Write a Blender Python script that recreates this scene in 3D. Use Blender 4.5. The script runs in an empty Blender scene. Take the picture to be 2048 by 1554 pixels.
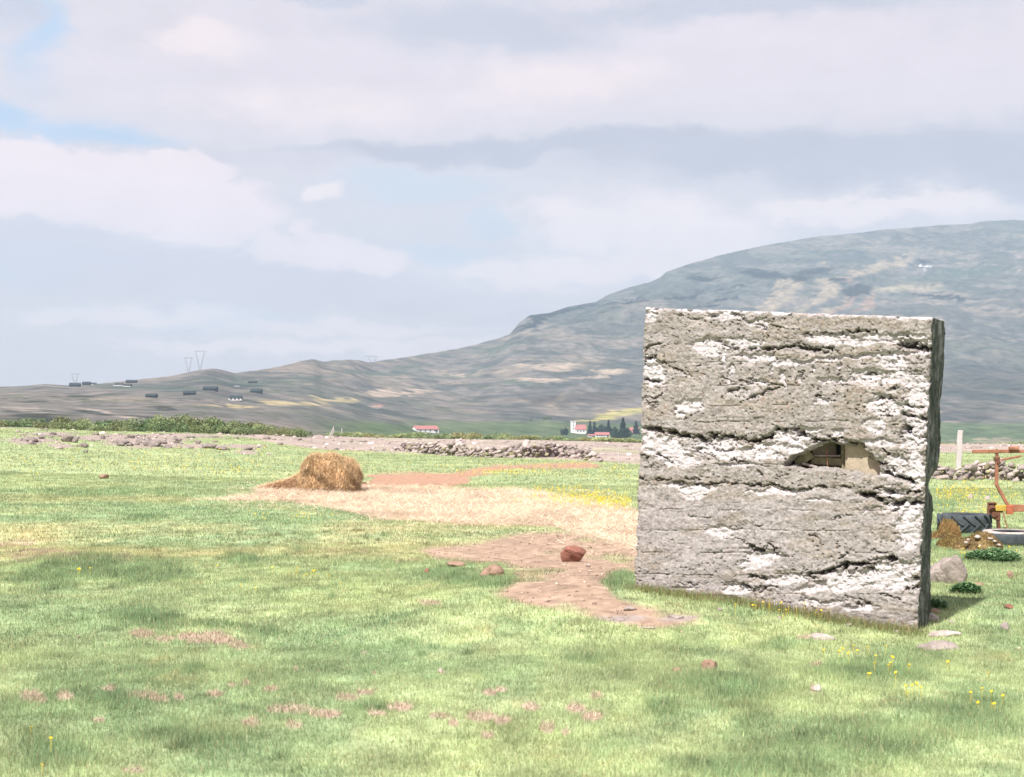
import bpy, bmesh, math, random
import numpy as np
from mathutils import Vector, Matrix
random.seed(7); RNG = np.random.default_rng(7)
S = bpy.context.scene; COL = S.collection
R = math.radians
F = 2844.0; CX = 1024.0; HZ = 840.0; EYE = 1.6      # photo geometry: 50 mm lens, horizon row, eye height

# ------------------------------------------------------------------ camera, sky, sun, exposure
cam_d = bpy.data.cameras.new('camera'); cam = bpy.data.objects.new('camera', cam_d); COL.objects.link(cam)
cam.location = (0, 0, EYE); cam.rotation_euler = (R(90), 0, 0)
cam_d.sensor_width = 36; cam_d.lens = F/2048*36; cam_d.shift_y = (HZ-777)/2048
cam_d.clip_start = 0.1; cam_d.clip_end = 60000
cam_d.dof.use_dof = True; cam_d.dof.focus_distance = 19; cam_d.dof.aperture_fstop = 5.6
S.camera = cam
S.view_settings.view_transform = 'Standard'; S.view_settings.look = 'None'
S.view_settings.gamma = 1; S.view_settings.use_curve_mapping = False
S.view_settings.exposure = 0.8
EXPO = 2**0.8
SUN_AZ, SUN_EL = -151.5, 53.0
sl = bpy.data.lights.new('sun', 'SUN'); sl.energy = 4.7; sl.angle = R(0.6); sl.color = (1, .955, .88)
so = bpy.data.objects.new('sun', sl); COL.objects.link(so)
sd = Vector((math.sin(R(SUN_AZ))*math.cos(R(SUN_EL)), math.cos(R(SUN_AZ))*math.cos(R(SUN_EL)), math.sin(R(SUN_EL))))
so.rotation_euler = sd.to_track_quat('Z', 'Y').to_euler(); so.location = sd*50

def srgb(r, g, b):
    f = lambda c: ((c/255+.055)/1.055)**2.4 if c > 10 else c/255/12.92
    return (f(r), f(g), f(b))

W = bpy.data.worlds.new('World'); S.world = W; W.use_nodes = True
def build_world():
    nt = W.node_tree; N = nt.nodes; L = nt.links; N.clear()
    def nd(t, **k):
        n = N.new(t)
        for a, b in k.items(): setattr(n, a, b)
        return n
    def mth(op, a, b=None, c=None, clamp=False):
        n = nd('ShaderNodeMath', operation=op, use_clamp=clamp)
        for i, v in enumerate((a, b, c)):
            if v is None: continue
            if isinstance(v, (int, float)): n.inputs[i].default_value = v
            else: L.new(v, n.inputs[i])
        return n.outputs[0]
    out = nd('ShaderNodeOutputWorld'); bg = nd('ShaderNodeBackground'); bg.inputs[1].default_value = 0.1
    L.new(bg.outputs[0], out.inputs[0])
    sky = nd('ShaderNodeTexSky', sky_type='NISHITA', sun_disc=False)
    sky.sun_elevation = R(SUN_EL); sky.sun_rotation = R(SUN_AZ); sky.air_density = 1; sky.dust_density = 1.5
    tc = nd('ShaderNodeTexCoord'); sep = nd('ShaderNodeSeparateXYZ'); L.new(tc.outputs['Generated'], sep.inputs[0])
    x, y, z = sep.outputs
    az = mth('ARCTAN2', x, y); el = mth('ARCSINE', z)
    def noise(scale, sz, det, rough=.55, w=0.0):
        m = nd('ShaderNodeMapping'); m.inputs['Scale'].default_value = (1, 1, sz); m.inputs['Location'].default_value = (w, w*.7, w*1.3)
        L.new(tc.outputs['Generated'], m.inputs[0])
        n = nd('ShaderNodeTexNoise'); n.inputs['Scale'].default_value = scale; n.inputs['Detail'].default_value = det
        n.inputs['Roughness'].default_value = rough; L.new(m.outputs[0], n.inputs[0]); return n
    n1 = noise(7, 2.2, 6); n2 = noise(26, 1.8, 7, .6, 3.1); n3 = noise(9, 4.5, 5, .5, 7.7)
    s1 = nd('ShaderNodeSeparateColor'); L.new(n1.outputs['Color'], s1.inputs[0])
    s2 = nd('ShaderNodeSeparateColor'); L.new(n2.outputs['Color'], s2.inputs[0])
    # sky angles in thousandths of a radian, gently warped so every cloud gets a torn outline
    def warp(base, k, a, b):
        t = mth('MULTIPLY', mth('SUBTRACT', s1.outputs[k], .5), a)
        t2 = mth('MULTIPLY', mth('SUBTRACT', s2.outputs[k], .5), b)
        return mth('ADD', base, mth('ADD', t, t2))
    U = warp(mth('MULTIPLY', az, F), 0, 260, 170); V = warp(mth('MULTIPLY', el, -F), 1, 110, 80)
    nz = mth('SUBTRACT', n2.outputs[0], .5); nb = mth('SUBTRACT', n1.outputs[0], .5); nst = mth('SUBTRACT', n3.outputs[0], .5)
    k = 10.9/EXPO
    def colr(c):
        e = [max(0, 213+(v-212)*1.2) for v in c]; return tuple(v*k*g for v, g in zip(srgb(*e), (1.10, 1.03, .985))) + (1,)
    base = nd('ShaderNodeMix', data_type='RGBA'); base.inputs[0].default_value = .93
    L.new(sky.outputs[0], base.inputs[6]); base.inputs[7].default_value = colr((220, 215, 223))
    cur = base.outputs[2]
    def layer(cur, blobs, color, lo, hi, nw=.5, bw=.4, amount=1.0):
        acc = None
        for (px, py, rx, ry) in blobs:
            a = mth('MULTIPLY', mth('SUBTRACT', U, px-CX), 1/rx); b = mth('MULTIPLY', mth('SUBTRACT', V, py-HZ), 1/ry)
            q = mth('ADD', mth('MULTIPLY', a, a), mth('MULTIPLY', b, b))
            g = mth('EXPONENT', mth('MULTIPLY', q, -1.0))
            acc = g if acc is None else mth('MAXIMUM', acc, g)
        acc = mth('ADD', acc, mth('ADD', mth('MULTIPLY', nz, nw), mth('MULTIPLY', nb, bw)))
        mr = nd('ShaderNodeMapRange', interpolation_type='SMOOTHSTEP')
        mr.inputs[1].default_value = lo; mr.inputs[2].default_value = hi; mr.inputs[4].default_value = amount
        L.new(acc, mr.inputs[0])
        mx = nd('ShaderNodeMix', data_type='RGBA'); L.new(mr.outputs[0], mx.inputs[0]); L.new(cur, mx.inputs[6])
        mx.inputs[7].default_value = colr(color); return mx.outputs[2]
    # blue gaps, big grey-lavender decks, bright tops
    cur = layer(cur, [(110,130,70,120),(60,275,110,40),(200,300,200,34),(-300,200,300,140)], (182,207,236), .25, 1.05, .3, .4)
    cur = layer(cur, [(820,370,240,42),(980,440,60,40),(900,505,110,28),(1500,585,300,16),(60,560,150,40),(450,640,200,30)], (206,215,229), .25, .9, .3, .5)
    cur = layer(cur, [(560,190,480,120),(1000,190,420,90),(1450,150,520,130),(2000,200,500,120)], (222,217,226), .15, .8, .5, .6)
    cur = layer(cur, [(620,215,330,55),(1130,170,260,60),(420,110,130,40)], (236,226,230), .25, 1.0, .6, .5)
    cur = layer(cur, [(1000,70,280,38),(1500,40,500,30),(30,60,90,60),(700,20,200,20)], (198,201,216), .15, .9, .4, .5)
    cur = layer(cur, [(900,305,460,28),(1500,330,420,50),(1800,350,420,60),(1250,300,300,30),(2100,360,300,80)], (190,193,207), .15, .85, .35, .45)
    cur = layer(cur, [(300,560,420,50),(700,600,420,40),(1100,640,260,22),(60,520,200,36),(520,320,240,24)], (213,210,221), .15, .9, .35, .5)
    cur = layer(cur, [(60,370,150,62),(200,405,230,88),(400,430,190,84),(620,500,150,50),(760,520,110,36),(380,345,90,42)], (241,230,236), .34, .62, .85, .45)
    cur = layer(cur, [(1150,440,120,52),(1260,450,210,60),(1430,470,140,44),(1120,540,170,34),(1330,520,170,36),(1750,432,260,20),(620,388,45,15)], (240,232,235), .08, .72, .5, .35)
    cur = layer(cur, [(250,520,280,34),(620,560,240,22),(120,480,160,24),(1250,560,200,16)], (212,209,222), .1, 1.2, .5, .5, .75)
    cur = layer(cur, [(260,640,260,20),(700,660,260,16),(640,700,420,18),(150,650,130,16),(800,690,220,12)], (234,228,233), .1, .85, .7, .5)
    low = nd('ShaderNodeMapRange'); low.inputs[1].default_value = -.02; low.inputs[2].default_value = -.12; L.new(z, low.inputs[0])
    mx = nd('ShaderNodeMix', data_type='RGBA'); L.new(low.outputs[0], mx.inputs[0]); L.new(cur, mx.inputs[6]); mx.inputs[7].default_value = (1.6, 1.8, 1.1, 1)
    puff = mth('ADD', mth('MULTIPLY', nz, .16), mth('ADD', mth('MULTIPLY', nst, .14), 1.0))
    vm = nd('ShaderNodeVectorMath', operation='SCALE'); L.new(mx.outputs[2], vm.inputs[0]); L.new(puff, vm.inputs['Scale']); L.new(vm.outputs[0], bg.inputs[0])
build_world()

# ------------------------------------------------------------------ numpy noise
_P = RNG.permutation(4096); _T = RNG.random(4096)
def _h(i, j, k=0): return _T[_P[(_P[(_P[i & 4095] + j) & 4095] + k) & 4095]]
def vn2(x, y, seed=0):
    x = np.asarray(x, float); y = np.asarray(y, float)
    xi = np.floor(x).astype(int); yi = np.floor(y).astype(int); fx = x-xi; fy = y-yi
    fx = fx*fx*(3-2*fx); fy = fy*fy*(3-2*fy)
    a = _h(xi, yi, seed); b = _h(xi+1, yi, seed); c = _h(xi, yi+1, seed); d = _h(xi+1, yi+1, seed)
    return (a+(b-a)*fx)*(1-fy)+(c+(d-c)*fx)*fy
def fbm(x, y, o=4, seed=0, g=.5):
    r = 0; a = 1; t = 0
    for i in range(o):
        r = r+a*vn2(x*2**i+i*17.3, y*2**i-i*9.1, seed+i); t += a; a *= g
    return r/t
def ridge(x, y, o=4, seed=0):
    r = 0; a = 1; t = 0
    for i in range(o):
        r = r+a*(1-np.abs(2*vn2(x*2**i+i*7.3, y*2**i-i*5.1, seed+i)-1)); t += a; a *= .5
    return r/t
def sst(t): t = np.clip(t, 0, 1); return t*t*(3-2*t)

# ------------------------------------------------------------------ terrain heights (metres) over fan s = x / y
T_RC = ([-900, 0, 560, 800, 1270, 2048], [66, 68, 80, 95, 95, 95])
T_PC = ([-900, 24, 200, 400, 560, 700, 900, 1050, 1200, 1270, 1600, 1900, 2048], [850, 857, 866, 869, 872, 880, 883, 884, 888, 891, 892, 891, 891])
SKX = [-900,-200,24,60,90,140,180,210,290,340,375,400,425,445,470,500,540,570,600,630,645,680,700,720,745,780,830,880,930,975,1010,1020,1040,1060,1090,1120,1150,1190,1215,1270,1300,1322,1330,1370,1440,1500,1560,1640,1720,1760,1850,1940,1970,2024,2100,2600,3400]
SKY = [800,776,772,770,767,770,768,765,757,752,745,740,737,740,746,742,737,730,722,718,723,720,718,721,724,718,712,703,694,683,672,668,645,630,627,620,610,605,590,572,565,556,545,530,510,497,484,472,465,460,452,447,441,440,436,440,520]
T_R = ([-900,0,500,760,1000,1320,2048,3400], [1200,1300,1600,2400,3600,4800,5500,6000])
T_DF = ([-900,0,600,850,1400,2048], [220,250,500,1150,1500,1500])
T_YF = ([-900,0,300,600,850,1200,1400,1900,2048], [850,850,852,860,866,868,870,884,886])
_gx = np.linspace(-900, 3400, 2151)
def _smooth(tab, sg):
    v = np.interp(_gx, *tab); k = np.exp(-.5*(np.arange(-300, 301)*2/sg)**2); k /= k.sum()
    return (_gx, np.convolve(np.pad(v, 300, mode='edge'), k, mode='valid'))
T_RC = _smooth(T_RC, 60); T_PC = _smooth(T_PC, 20); T_R = _smooth(T_R, 130); T_DF = _smooth(T_DF, 130); T_YF = _smooth(T_YF, 80); T_SK = _smooth((SKX, SKY), 3)
def H(x, y):
    x = np.asarray(x, float); y = np.maximum(np.asarray(y, float), .5)
    px = np.clip(CX+F*x/y, -900, 3300); d = y
    Rc = np.interp(px, *T_RC); hc = EYE-(np.interp(px, *T_PC)-HZ)/F*Rc
    near = hc*sst((d-15)/(Rc-15)) + .16*(fbm(x/9, y/9, 3, 5)-.5)*np.clip(d/20, .3, 1) + .07*(fbm(x/1.6, y/1.6, 4, 9)-.5) + .03*(fbm(x/.25, y/.25, 2, 12)-.5)
    near = near + .17*np.exp(-((x-.9)**2/3+(y-12.3)**2/5)) - .04*np.exp(-((x-3.1)**2/3+(y-10.6)**2/3))
    near = near + .25*(ridge(x/4, y/6, 3, 14)-.6)*sst((d-45)/30)
    DF = np.interp(px, *T_DF); RR = np.interp(px, *T_R); YF = np.interp(px, *T_YF); YS = np.interp(px, *T_SK)
    hv = EYE+DF*(HZ-YF)/F
    vall = hc+(hv-hc)*sst((d-Rc)/np.minimum(DF-Rc-20, 260)) + .9*(fbm(x/40, y/40, 3, 22)-.5)*sst((d-Rc)/60)
    t = np.clip((d-DF)/(RR-DF), 0, 1)
    q = t**.85
    y1 = np.interp(px, [860,930,990,1010,1100,1190,1300,1345,1400], [712,700,684,677,656,634,598,580,562])
    q1 = (YF-y1)/(YF-YS); wb = sst((px-870)/240)*sst((1420-px)/110)
    tb = np.array([0, .7, .84, 1.0])
    qb = np.where(t < .7, q1*(t/.7)**.85, np.where(t < .86, q1+(t-.7)*.03, q1+.005+(1-q1-.005)*sst((t-.86)/.14)**.7))
    q = q*(1-wb)+qb*wb
    yy = YF+(YS-YF)*q
    hh = EYE+d*(HZ-yy)/F
    am = np.sin(np.pi*np.clip(t, 0, 1))**.7
    amp = .006+.006*sst((px-900)/500)
    L = np.interp(px, [0, 900, 1500], [130., 350., 700.])
    hh = hh + am*d*amp*1.3*(fbm(x/260, y/260, 5, 31)-.5) + am*d*.016*sst((px-900)/400)*(ridge(x/420+y/1500, y/900, 6, 41)-.5) + am*d*.004*1.6*(fbm(x/60, y/60, 3, 35)-.5)
    hh = hh + d*.0012*(fbm(x/90., y/90., 3, 55)-.5)*t
    hh = np.where(d > RR, hh-(d-RR)*.12, hh)
    far = np.where(d > DF, hh, vall)
    w = sst((d-DF+60)/120)
    far = vall*(1-w)+hh*w
    return np.where(d < Rc, near, np.where(d < Rc+12, near*(1-sst((d-Rc)/12))+far*sst((d-Rc)/12), far))
_D = np.exp(np.linspace(math.log(3), math.log(5900), 9000))
def at(px, py, dmin=0):
    """first ground point seen along the ray through photo position (px, py)"""
    s = (px-CX)/F; h = H(s*_D, _D); q = HZ+F*(EYE-h)/_D
    ok = np.where((q <= py) & (_D > dmin))[0]
    i = ok[0] if len(ok) else len(_D)-1
    return Vector((s*_D[i], _D[i], float(h[i])))
def gz(x, y): return float(H(np.array([x]), np.array([y]))[0])

# ------------------------------------------------------------------ materials
def new_mat(name, rough=.9, spec=.2):
    m = bpy.data.materials.new(name); m.use_nodes = True; b = m.node_tree.nodes['Principled BSDF']
    b.inputs['Roughness'].default_value = rough; b.inputs['Specular IOR Level'].default_value = spec
    return m, m.node_tree, b
def mat(name, col, rough=.85, var=.25, scale=8, col2=None, bump=0, bscale=None, bdist=.01, spec=.2, metal=0, attr=False, detail=6, trans=0):
    """noise-varied surface; attr=True multiplies the mesh colour 'Col'"""
    m, nt, b = new_mat(name, rough, spec); N = nt.nodes; L = nt.links
    tc = N.new('ShaderNodeTexCoord'); no = N.new('ShaderNodeTexNoise'); no.inputs['Scale'].default_value = scale
    no.inputs['Detail'].default_value = detail; no.inputs['Roughness'].default_value = .62; L.new(tc.outputs['Object'], no.inputs[0])
    rp = N.new('ShaderNodeMapRange'); rp.inputs[1].default_value = .3; rp.inputs[2].default_value = .7; L.new(no.outputs[0], rp.inputs[0])
    mx = N.new('ShaderNodeMix'); mx.data_type = 'RGBA'; L.new(rp.outputs[0], mx.inputs[0])
    c2 = col2 or tuple(min(1, c*(1+var)) for c in col); c1 = col if col2 else tuple(c*(1-var) for c in col)
    mx.inputs[6].default_value = (*c1, 1); mx.inputs[7].default_value = (*c2, 1); res = mx.outputs[2]
    if attr:
        at_ = N.new('ShaderNodeAttribute'); at_.attribute_name = 'Col'
        mm = N.new('ShaderNodeMix'); mm.data_type = 'RGBA'; mm.blend_type = 'MULTIPLY'; mm.inputs[0].default_value = 1
        L.new(at_.outputs[0], mm.inputs[6]); L.new(res, mm.inputs[7]); res = mm.outputs[2]
    L.new(res, b.inputs['Base Color']); b.inputs['Metallic'].default_value = metal
    if bump:
        n2 = N.new('ShaderNodeTexNoise'); n2.inputs['Scale'].default_value = bscale or scale*3; n2.inputs['Detail'].default_value = 8; n2.inputs['Roughness'].default_value = .65
        L.new(tc.outputs['Object'], n2.inputs[0]); bp = N.new('ShaderNodeBump'); bp.inputs['Strength'].default_value = bump; bp.inputs['Distance'].default_value = bdist
        L.new(n2.outputs[0], bp.inputs['Height']); L.new(bp.outputs[0], b.inputs['Normal'])
    if trans:
        tr = N.new('ShaderNodeBsdfTranslucent'); L.new(res, tr.inputs[0]); ms = N.new('ShaderNodeMixShader'); ms.inputs[0].default_value = trans
        L.new(b.outputs[0], ms.inputs[1]); L.new(tr.outputs[0], ms.inputs[2]); L.new(ms.outputs[0], N['Material Output'].inputs[0])
    return m
M = {}
M['meadow'] = mat('meadow_soil', (.78,.78,.78), .95, scale=9, col2=(1.2,1.2,1.2), attr=True, bump=.6, bscale=40, bdist=.02, spec=.05)
M['valley'] = mat('valley_heath', (.45,.5,.5), .95, scale=.12, col2=(1.55,1.5,1.45), attr=True, bump=.6, bscale=.5, bdist=1, spec=.03, detail=9)
M['mount'] = mat('mountain_heath', (.52,.57,.6), .95, scale=.045, col2=(1.5,1.45,1.4), attr=True, bump=.7, bscale=.05, bdist=6, spec=.03, detail=12)
M['grass'] = mat('grass_blade', (.9,.9,.9), .75, scale=3, col2=(1.1,1.1,1.1), attr=True, trans=.45, spec=.1)
M['straw'] = mat('straw', (.85,.85,.85), .8, scale=14, col2=(1.15,1.15,1.15), attr=True, trans=.2, spec=.1)
M['hay'] = mat('hay_mass', (.24,.16,.09), .9, scale=30, col2=(.48,.34,.20), bump=1, bscale=60, bdist=.03)
M['petal'] = mat('yellow_petal', (.75,.55,.03), .6, var=.15, scale=10, trans=.3)
M['leaf'] = mat('broad_leaf', (.9,.9,.9), .6, scale=6, col2=(1.1,1.1,1.1), attr=True, trans=.25, spec=.25)
M['bark'] = mat('bark', (.12,.09,.07), .9, bump=.4)
M['lava'] = mat('lava_stone', (.13,.11,.10), .95, scale=5, col2=(.30,.26,.245), bump=1, bscale=14, bdist=.04)
M['rock'] = mat('grey_rock', (.17,.14,.13), .95, scale=9, col2=(.42,.36,.34), bump=1, bscale=30, bdist=.02)
M['red'] = mat('red_scoria', (.17,.075,.055), .95, scale=12, col2=(.33,.15,.115), bump=1, bscale=40, bdist=.02)
M['brown'] = mat('brown_clod', (.22,.14,.10), .95, scale=12, col2=(.40,.27,.21), bump=1, bscale=40, bdist=.02)
M['pale'] = mat('pale_stone', (.24,.20,.18), .9, scale=15, col2=(.50,.44,.42), bump=.6, bscale=40, bdist=.01)
M['moss'] = mat('mossy_turf', (.85,.85,.85), .95, scale=20, col2=(1.2,1.2,1.2), attr=True, bump=1, bscale=30, bdist=.03)
M['white_wood'] = mat('weathered_white_wood', (.36,.32,.33), .85, scale=20, col2=(.56,.51,.53), bump=.5, bscale=60)
M['rust'] = mat('rust_red_iron', (.20,.085,.055), .75, scale=12, col2=(.38,.18,.115), bump=.4, bscale=60, bdist=.004)
M['rust_dark'] = mat('dark_rusty_iron', (.06,.03,.025), .8, scale=14, col2=(.22,.10,.06), bump=.5, bscale=50, bdist=.004)
M['orange'] = mat('orange_red_paint', (.30,.085,.045), .6, scale=15, col2=(.44,.15,.08))
M['yellow'] = mat('worn_yellow_paint', (.34,.24,.05), .7, scale=15, col2=(.50,.36,.08))
M['rubber'] = mat('old_tyre_rubber', (.035,.045,.055), .8, scale=10, col2=(.08,.09,.10), bump=.3, bscale=60, bdist=.004)
M['rubber_light'] = mat('pale_tyre_rubber', (.12,.13,.15), .7, scale=10, col2=(.30,.31,.34), bump=.3, bscale=60, bdist=.004)
M['timber'] = mat('old_timber', (.17,.15,.09), .85, scale=20, col2=(.30,.27,.17), bump=.5, bscale=50, bdist=.004)
M['tan'] = mat('tan_concrete', (.30,.25,.19), .9, scale=20, col2=(.42,.35,.27), bump=.7, bscale=60, bdist=.008)
M['wallw'] = mat('white_render', (.78,.76,.76), .8, var=.06, scale=.5)
M['roofr'] = mat('red_roof', (.36,.15,.145), .6, var=.12, scale=.4)
M['glass'] = mat('window_glass', (.05,.06,.08), .15, var=.1, spec=.5)
M['cabd'] = mat('dark_cabin_boards', (.028,.034,.045), .8, var=.3, scale=.6)
M['cabr'] = mat('dark_cabin_roof', (.03,.042,.05), .7, var=.3, scale=.6)
M['steel'] = mat('galvanised_steel', (.20,.22,.25), .5, var=.1)
def concrete_mat():
    m, nt, b = new_mat('weathered_concrete', .95, .1); N = nt.nodes; L = nt.links
    tc = N.new('ShaderNodeTexCoord'); at_ = N.new('ShaderNodeAttribute'); at_.attribute_name = 'Col'
    n1 = N.new('ShaderNodeTexNoise'); n1.inputs['Scale'].default_value = 55; n1.inputs['Detail'].default_value = 8; n1.inputs['Roughness'].default_value = .7
    L.new(tc.outputs['Object'], n1.inputs[0])
    r1 = N.new('ShaderNodeMapRange'); r1.inputs[1].default_value = .35; r1.inputs[2].default_value = .65; r1.inputs[3].default_value = .8; r1.inputs[4].default_value = 1.2
    L.new(n1.outputs[0], r1.inputs[0])
    vo = N.new('ShaderNodeTexVoronoi'); vo.inputs['Scale'].default_value = 38; L.new(tc.outputs['Object'], vo.inputs[0])
    sc = N.new('ShaderNodeSeparateColor'); L.new(vo.outputs['Color'], sc.inputs[0])
    r2 = N.new('ShaderNodeMapRange'); r2.inputs[3].default_value = .85; r2.inputs[4].default_value = 1.15; L.new(sc.outputs[0], r2.inputs[0])
    mu = N.new('ShaderNodeMath'); mu.operation = 'MULTIPLY'; L.new(r1.outputs[0], mu.inputs[0]); L.new(r2.outputs[0], mu.inputs[1])
    vm = N.new('ShaderNodeVectorMath'); vm.operation = 'SCALE'; L.new(at_.outputs['Vector'], vm.inputs[0]); L.new(mu.outputs[0], vm.inputs['Scale'])
    L.new(vm.outputs[0], b.inputs['Base Color'])
    n2 = N.new('ShaderNodeTexNoise'); n2.inputs['Scale'].default_value = 90; n2.inputs['Detail'].default_value = 8; n2.inputs['Roughness'].default_value = .7; L.new(tc.outputs['Object'], n2.inputs[0])
    ad = N.new('ShaderNodeMath'); ad.operation = 'MULTIPLY_ADD'; L.new(vo.outputs['Distance'], ad.inputs[0]); ad.inputs[1].default_value = -.5; L.new(n2.outputs[0], ad.inputs[2])
    bp = N.new('ShaderNodeBump'); bp.inputs['Strength'].default_value = .5; bp.inputs['Distance'].default_value = .009; L.new(ad.outputs[0], bp.inputs['Height']); L.new(bp.outputs[0], b.inputs['Normal'])
    return m
M['concrete'] = concrete_mat()

# ------------------------------------------------------------------ object helpers
def tag(o, label=None, cat=None, group=None, kind=None):
    if label: o['label'] = label
    if cat: o['category'] = cat
    if group: o['group'] = group
    if kind: o['kind'] = kind
    return o
def npmesh(name, V, Fa, m, cols=None, smooth=False, parent=None, loc=None):
    """mesh from numpy verts and an (n, k) face array; cols per vertex"""
    me = bpy.data.meshes.new(name); V = np.asarray(V, np.float32); Fa = np.asarray(Fa, np.int32)
    k = Fa.shape[1]; me.vertices.add(len(V)); me.vertices.foreach_set('co', V.ravel())
    me.loops.add(Fa.size); me.loops.foreach_set('vertex_index', Fa.ravel())
    me.polygons.add(len(Fa)); me.polygons.foreach_set('loop_start', np.arange(0, Fa.size, k, dtype=np.int32))
    me.polygons.foreach_set('loop_total', np.full(len(Fa), k, np.int32))
    if smooth: me.polygons.foreach_set('use_smooth', np.ones(len(Fa), bool))
    me.update(calc_edges=True)
    if cols is not None:
        a = me.color_attributes.new('Col', 'FLOAT_COLOR', 'POINT')
        c = np.ones((len(V), 4), np.float32); c[:, :3] = cols; a.data.foreach_set('color', c.ravel())
    me.materials.append(m); o = bpy.data.objects.new(name, me); COL.objects.link(o)
    if parent: o.parent = parent
    if loc is not None: o.location = loc
    return o
def empty(name, loc, rz=0):
    o = bpy.data.objects.new(name, None); o.empty_display_size = .2; COL.objects.link(o); o.location = loc; o.rotation_euler.z = rz; return o
def bmobj(name, bm, m, parent=None, smooth=False, loc=None):
    me = bpy.data.meshes.new(name); bm.normal_update(); bm.to_mesh(me); bm.free(); me.materials.append(m)
    if smooth:
        for p in me.polygons: p.use_smooth = True
    o = bpy.data.objects.new(name, me); COL.objects.link(o)
    if parent: o.parent = parent
    if loc is not None: o.location = loc
    return o
def bm_box(bm, a, b, w, h=None, bev=.0, up=Vector((0,0,1))):
    """bar from a to b with cross-section w x h"""
    a = Vector(a); b = Vector(b); h = h or w; z = (b-a); l = z.length; z.normalize()
    if abs(z.dot(up)) > .99: up = Vector((0,1,0))
    x = z.cross(up).normalized(); y = x.cross(z)
    vs = [bm.verts.new(p + x*sx*w/2 + y*sy*h/2) for p in (a, b) for sx, sy in ((-1,-1),(1,-1),(1,1),(-1,1))]
    fs = [bm.faces.new([vs[i] for i in q]) for q in ((3,2,1,0),(4,5,6,7),(0,1,5,4),(1,2,6,5),(2,3,7,6),(3,0,4,7))]
    if bev:
        es = {e for f in fs for e in f.edges}; bmesh.ops.bevel(bm, geom=list(es), offset=bev, segments=1, affect='EDGES')
def bm_tube(bm, pts, rads, n=10, cap=True):
    rings = []
    for i, p in enumerate(pts):
        p = Vector(p); t = (Vector(pts[min(i+1, len(pts)-1)])-Vector(pts[max(i-1, 0)])).normalized()
        u = Vector((0,0,1)) if abs(t.z) < .95 else Vector((0,1,0)); x = t.cross(u).normalized(); y = x.cross(t)
        r = rads[i] if isinstance(rads, (list, tuple)) else rads
        rings.append([bm.verts.new(p+(x*math.cos(2*math.pi*k/n)+y*math.sin(2*math.pi*k/n))*r) for k in range(n)])
    for A, B in zip(rings, rings[1:]):
        for k in range(n): bm.faces.new((A[k], A[(k+1)%n], B[(k+1)%n], B[k]))
    if cap: bm.faces.new(rings[0][::-1]); bm.faces.new(rings[-1])
def ico(sub):
    bm = bmesh.new(); bmesh.ops.create_icosphere(bm, subdivisions=sub, radius=1)
    V = np.array([v.co[:] for v in bm.verts]); Fa = np.array([[v.index for v in f.verts] for f in bm.faces]); bm.free(); return V, Fa
ICO = {k: ico(k) for k in (1, 2, 3, 4, 5)}
def rockverts(sub, seed, rough=.22, planes=7):
    """a stone: sphere cut by random planes, then roughened"""
    rg = np.random.default_rng(seed); V = ICO[sub][0].copy()
    for _ in range(planes):
        n = rg.normal(size=3); n /= np.linalg.norm(n); c = rg.uniform(.45, .85); dd = V@n; ov = np.maximum(dd-c, 0); V -= ov[:, None]*n*.92
    f = fbm(V[:, 0]*1.7+seed*3.1+V[:, 2]*1.3, V[:, 1]*1.7+seed, 4, seed % 50)-.5
    return V*(1+f*rough*2)[:, None], ICO[sub][1]
def blades(name, P, Ln, Wd, cols, m, lean=.35, bend=True, up=None):
    """one triangle pair per blade: base pair, tip; P (n,3)"""
    n = len(P); a = RNG.uniform(0, 2*np.pi, n); la = RNG.uniform(0, 2*np.pi, n); le = np.abs(RNG.normal(0, lean, n))
    side = np.stack([np.cos(a), np.sin(a), np.zeros(n)], 1)*(Wd/2)[:, None]
    tip = np.stack([np.cos(la)*le, np.sin(la)*le, np.ones(n)], 1); tip /= np.linalg.norm(tip, axis=1)[:, None]; tip *= Ln[:, None]
    if up is not None: tip = up*Ln[:, None]
    V = np.stack([P-side, P+side, P+tip], 1).reshape(-1, 3)
    C = np.repeat(cols, 3, axis=0)
    return npmesh(name, V, np.arange(3*n).reshape(-1, 3), m, C)

# ------------------------------------------------------------------ what covers the field
def polydist(px, py, poly):
    """signed distance (inside positive) to a polygon, arrays"""
    best = np.full(px.shape, 1e9); ins = np.zeros(px.shape, bool); n = len(poly)
    for i in range(n):
        x1, y1 = poly[i]; x2, y2 = poly[(i+1) % n]; dx = x2-x1; dy = y2-y1
        t = np.clip(((px-x1)*dx+(py-y1)*dy)/(dx*dx+dy*dy), 0, 1); best = np.minimum(best, np.hypot(px-x1-t*dx, py-y1-t*dy))
        c = ((y1 > py) != (y2 > py)) & (px < (x2-x1)*(py-y1)/(y2-y1+1e-12)+x1); ins ^= c
    return np.where(ins, best, -best)
DIRT = [(840,1104),(880,1092),(960,1080),(1080,1062),(1300,1058),(1300,1136),(1228,1146),(1208,1166),(1228,1192),(1290,1212),(1400,1226),(1400,1246),(1290,1256),(1170,1234),(1050,1208),(980,1186),(1030,1160),(1000,1132),(930,1124),(870,1118)]
HAY = [(380,1001),(520,988),(600,960),(720,972),(900,979),(1050,980),(1160,1000),(1290,1025),(1290,1105),(1180,1078),(1090,1052),(900,1047),(750,1037),(640,1012),(540,1002)]
PATH = [(722,962),(730,948),(820,943),(900,946),(1000,930),(1190,924),(1190,936),(1010,940),(935,955),(915,978),(735,978)]
LAVA_X, LAVA_Y = [-900,380,470,560,640,800,1000,1180,1270,1500,1860,2048], [840,862,872,886,899,906,914,921,928,925,906,903]
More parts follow.
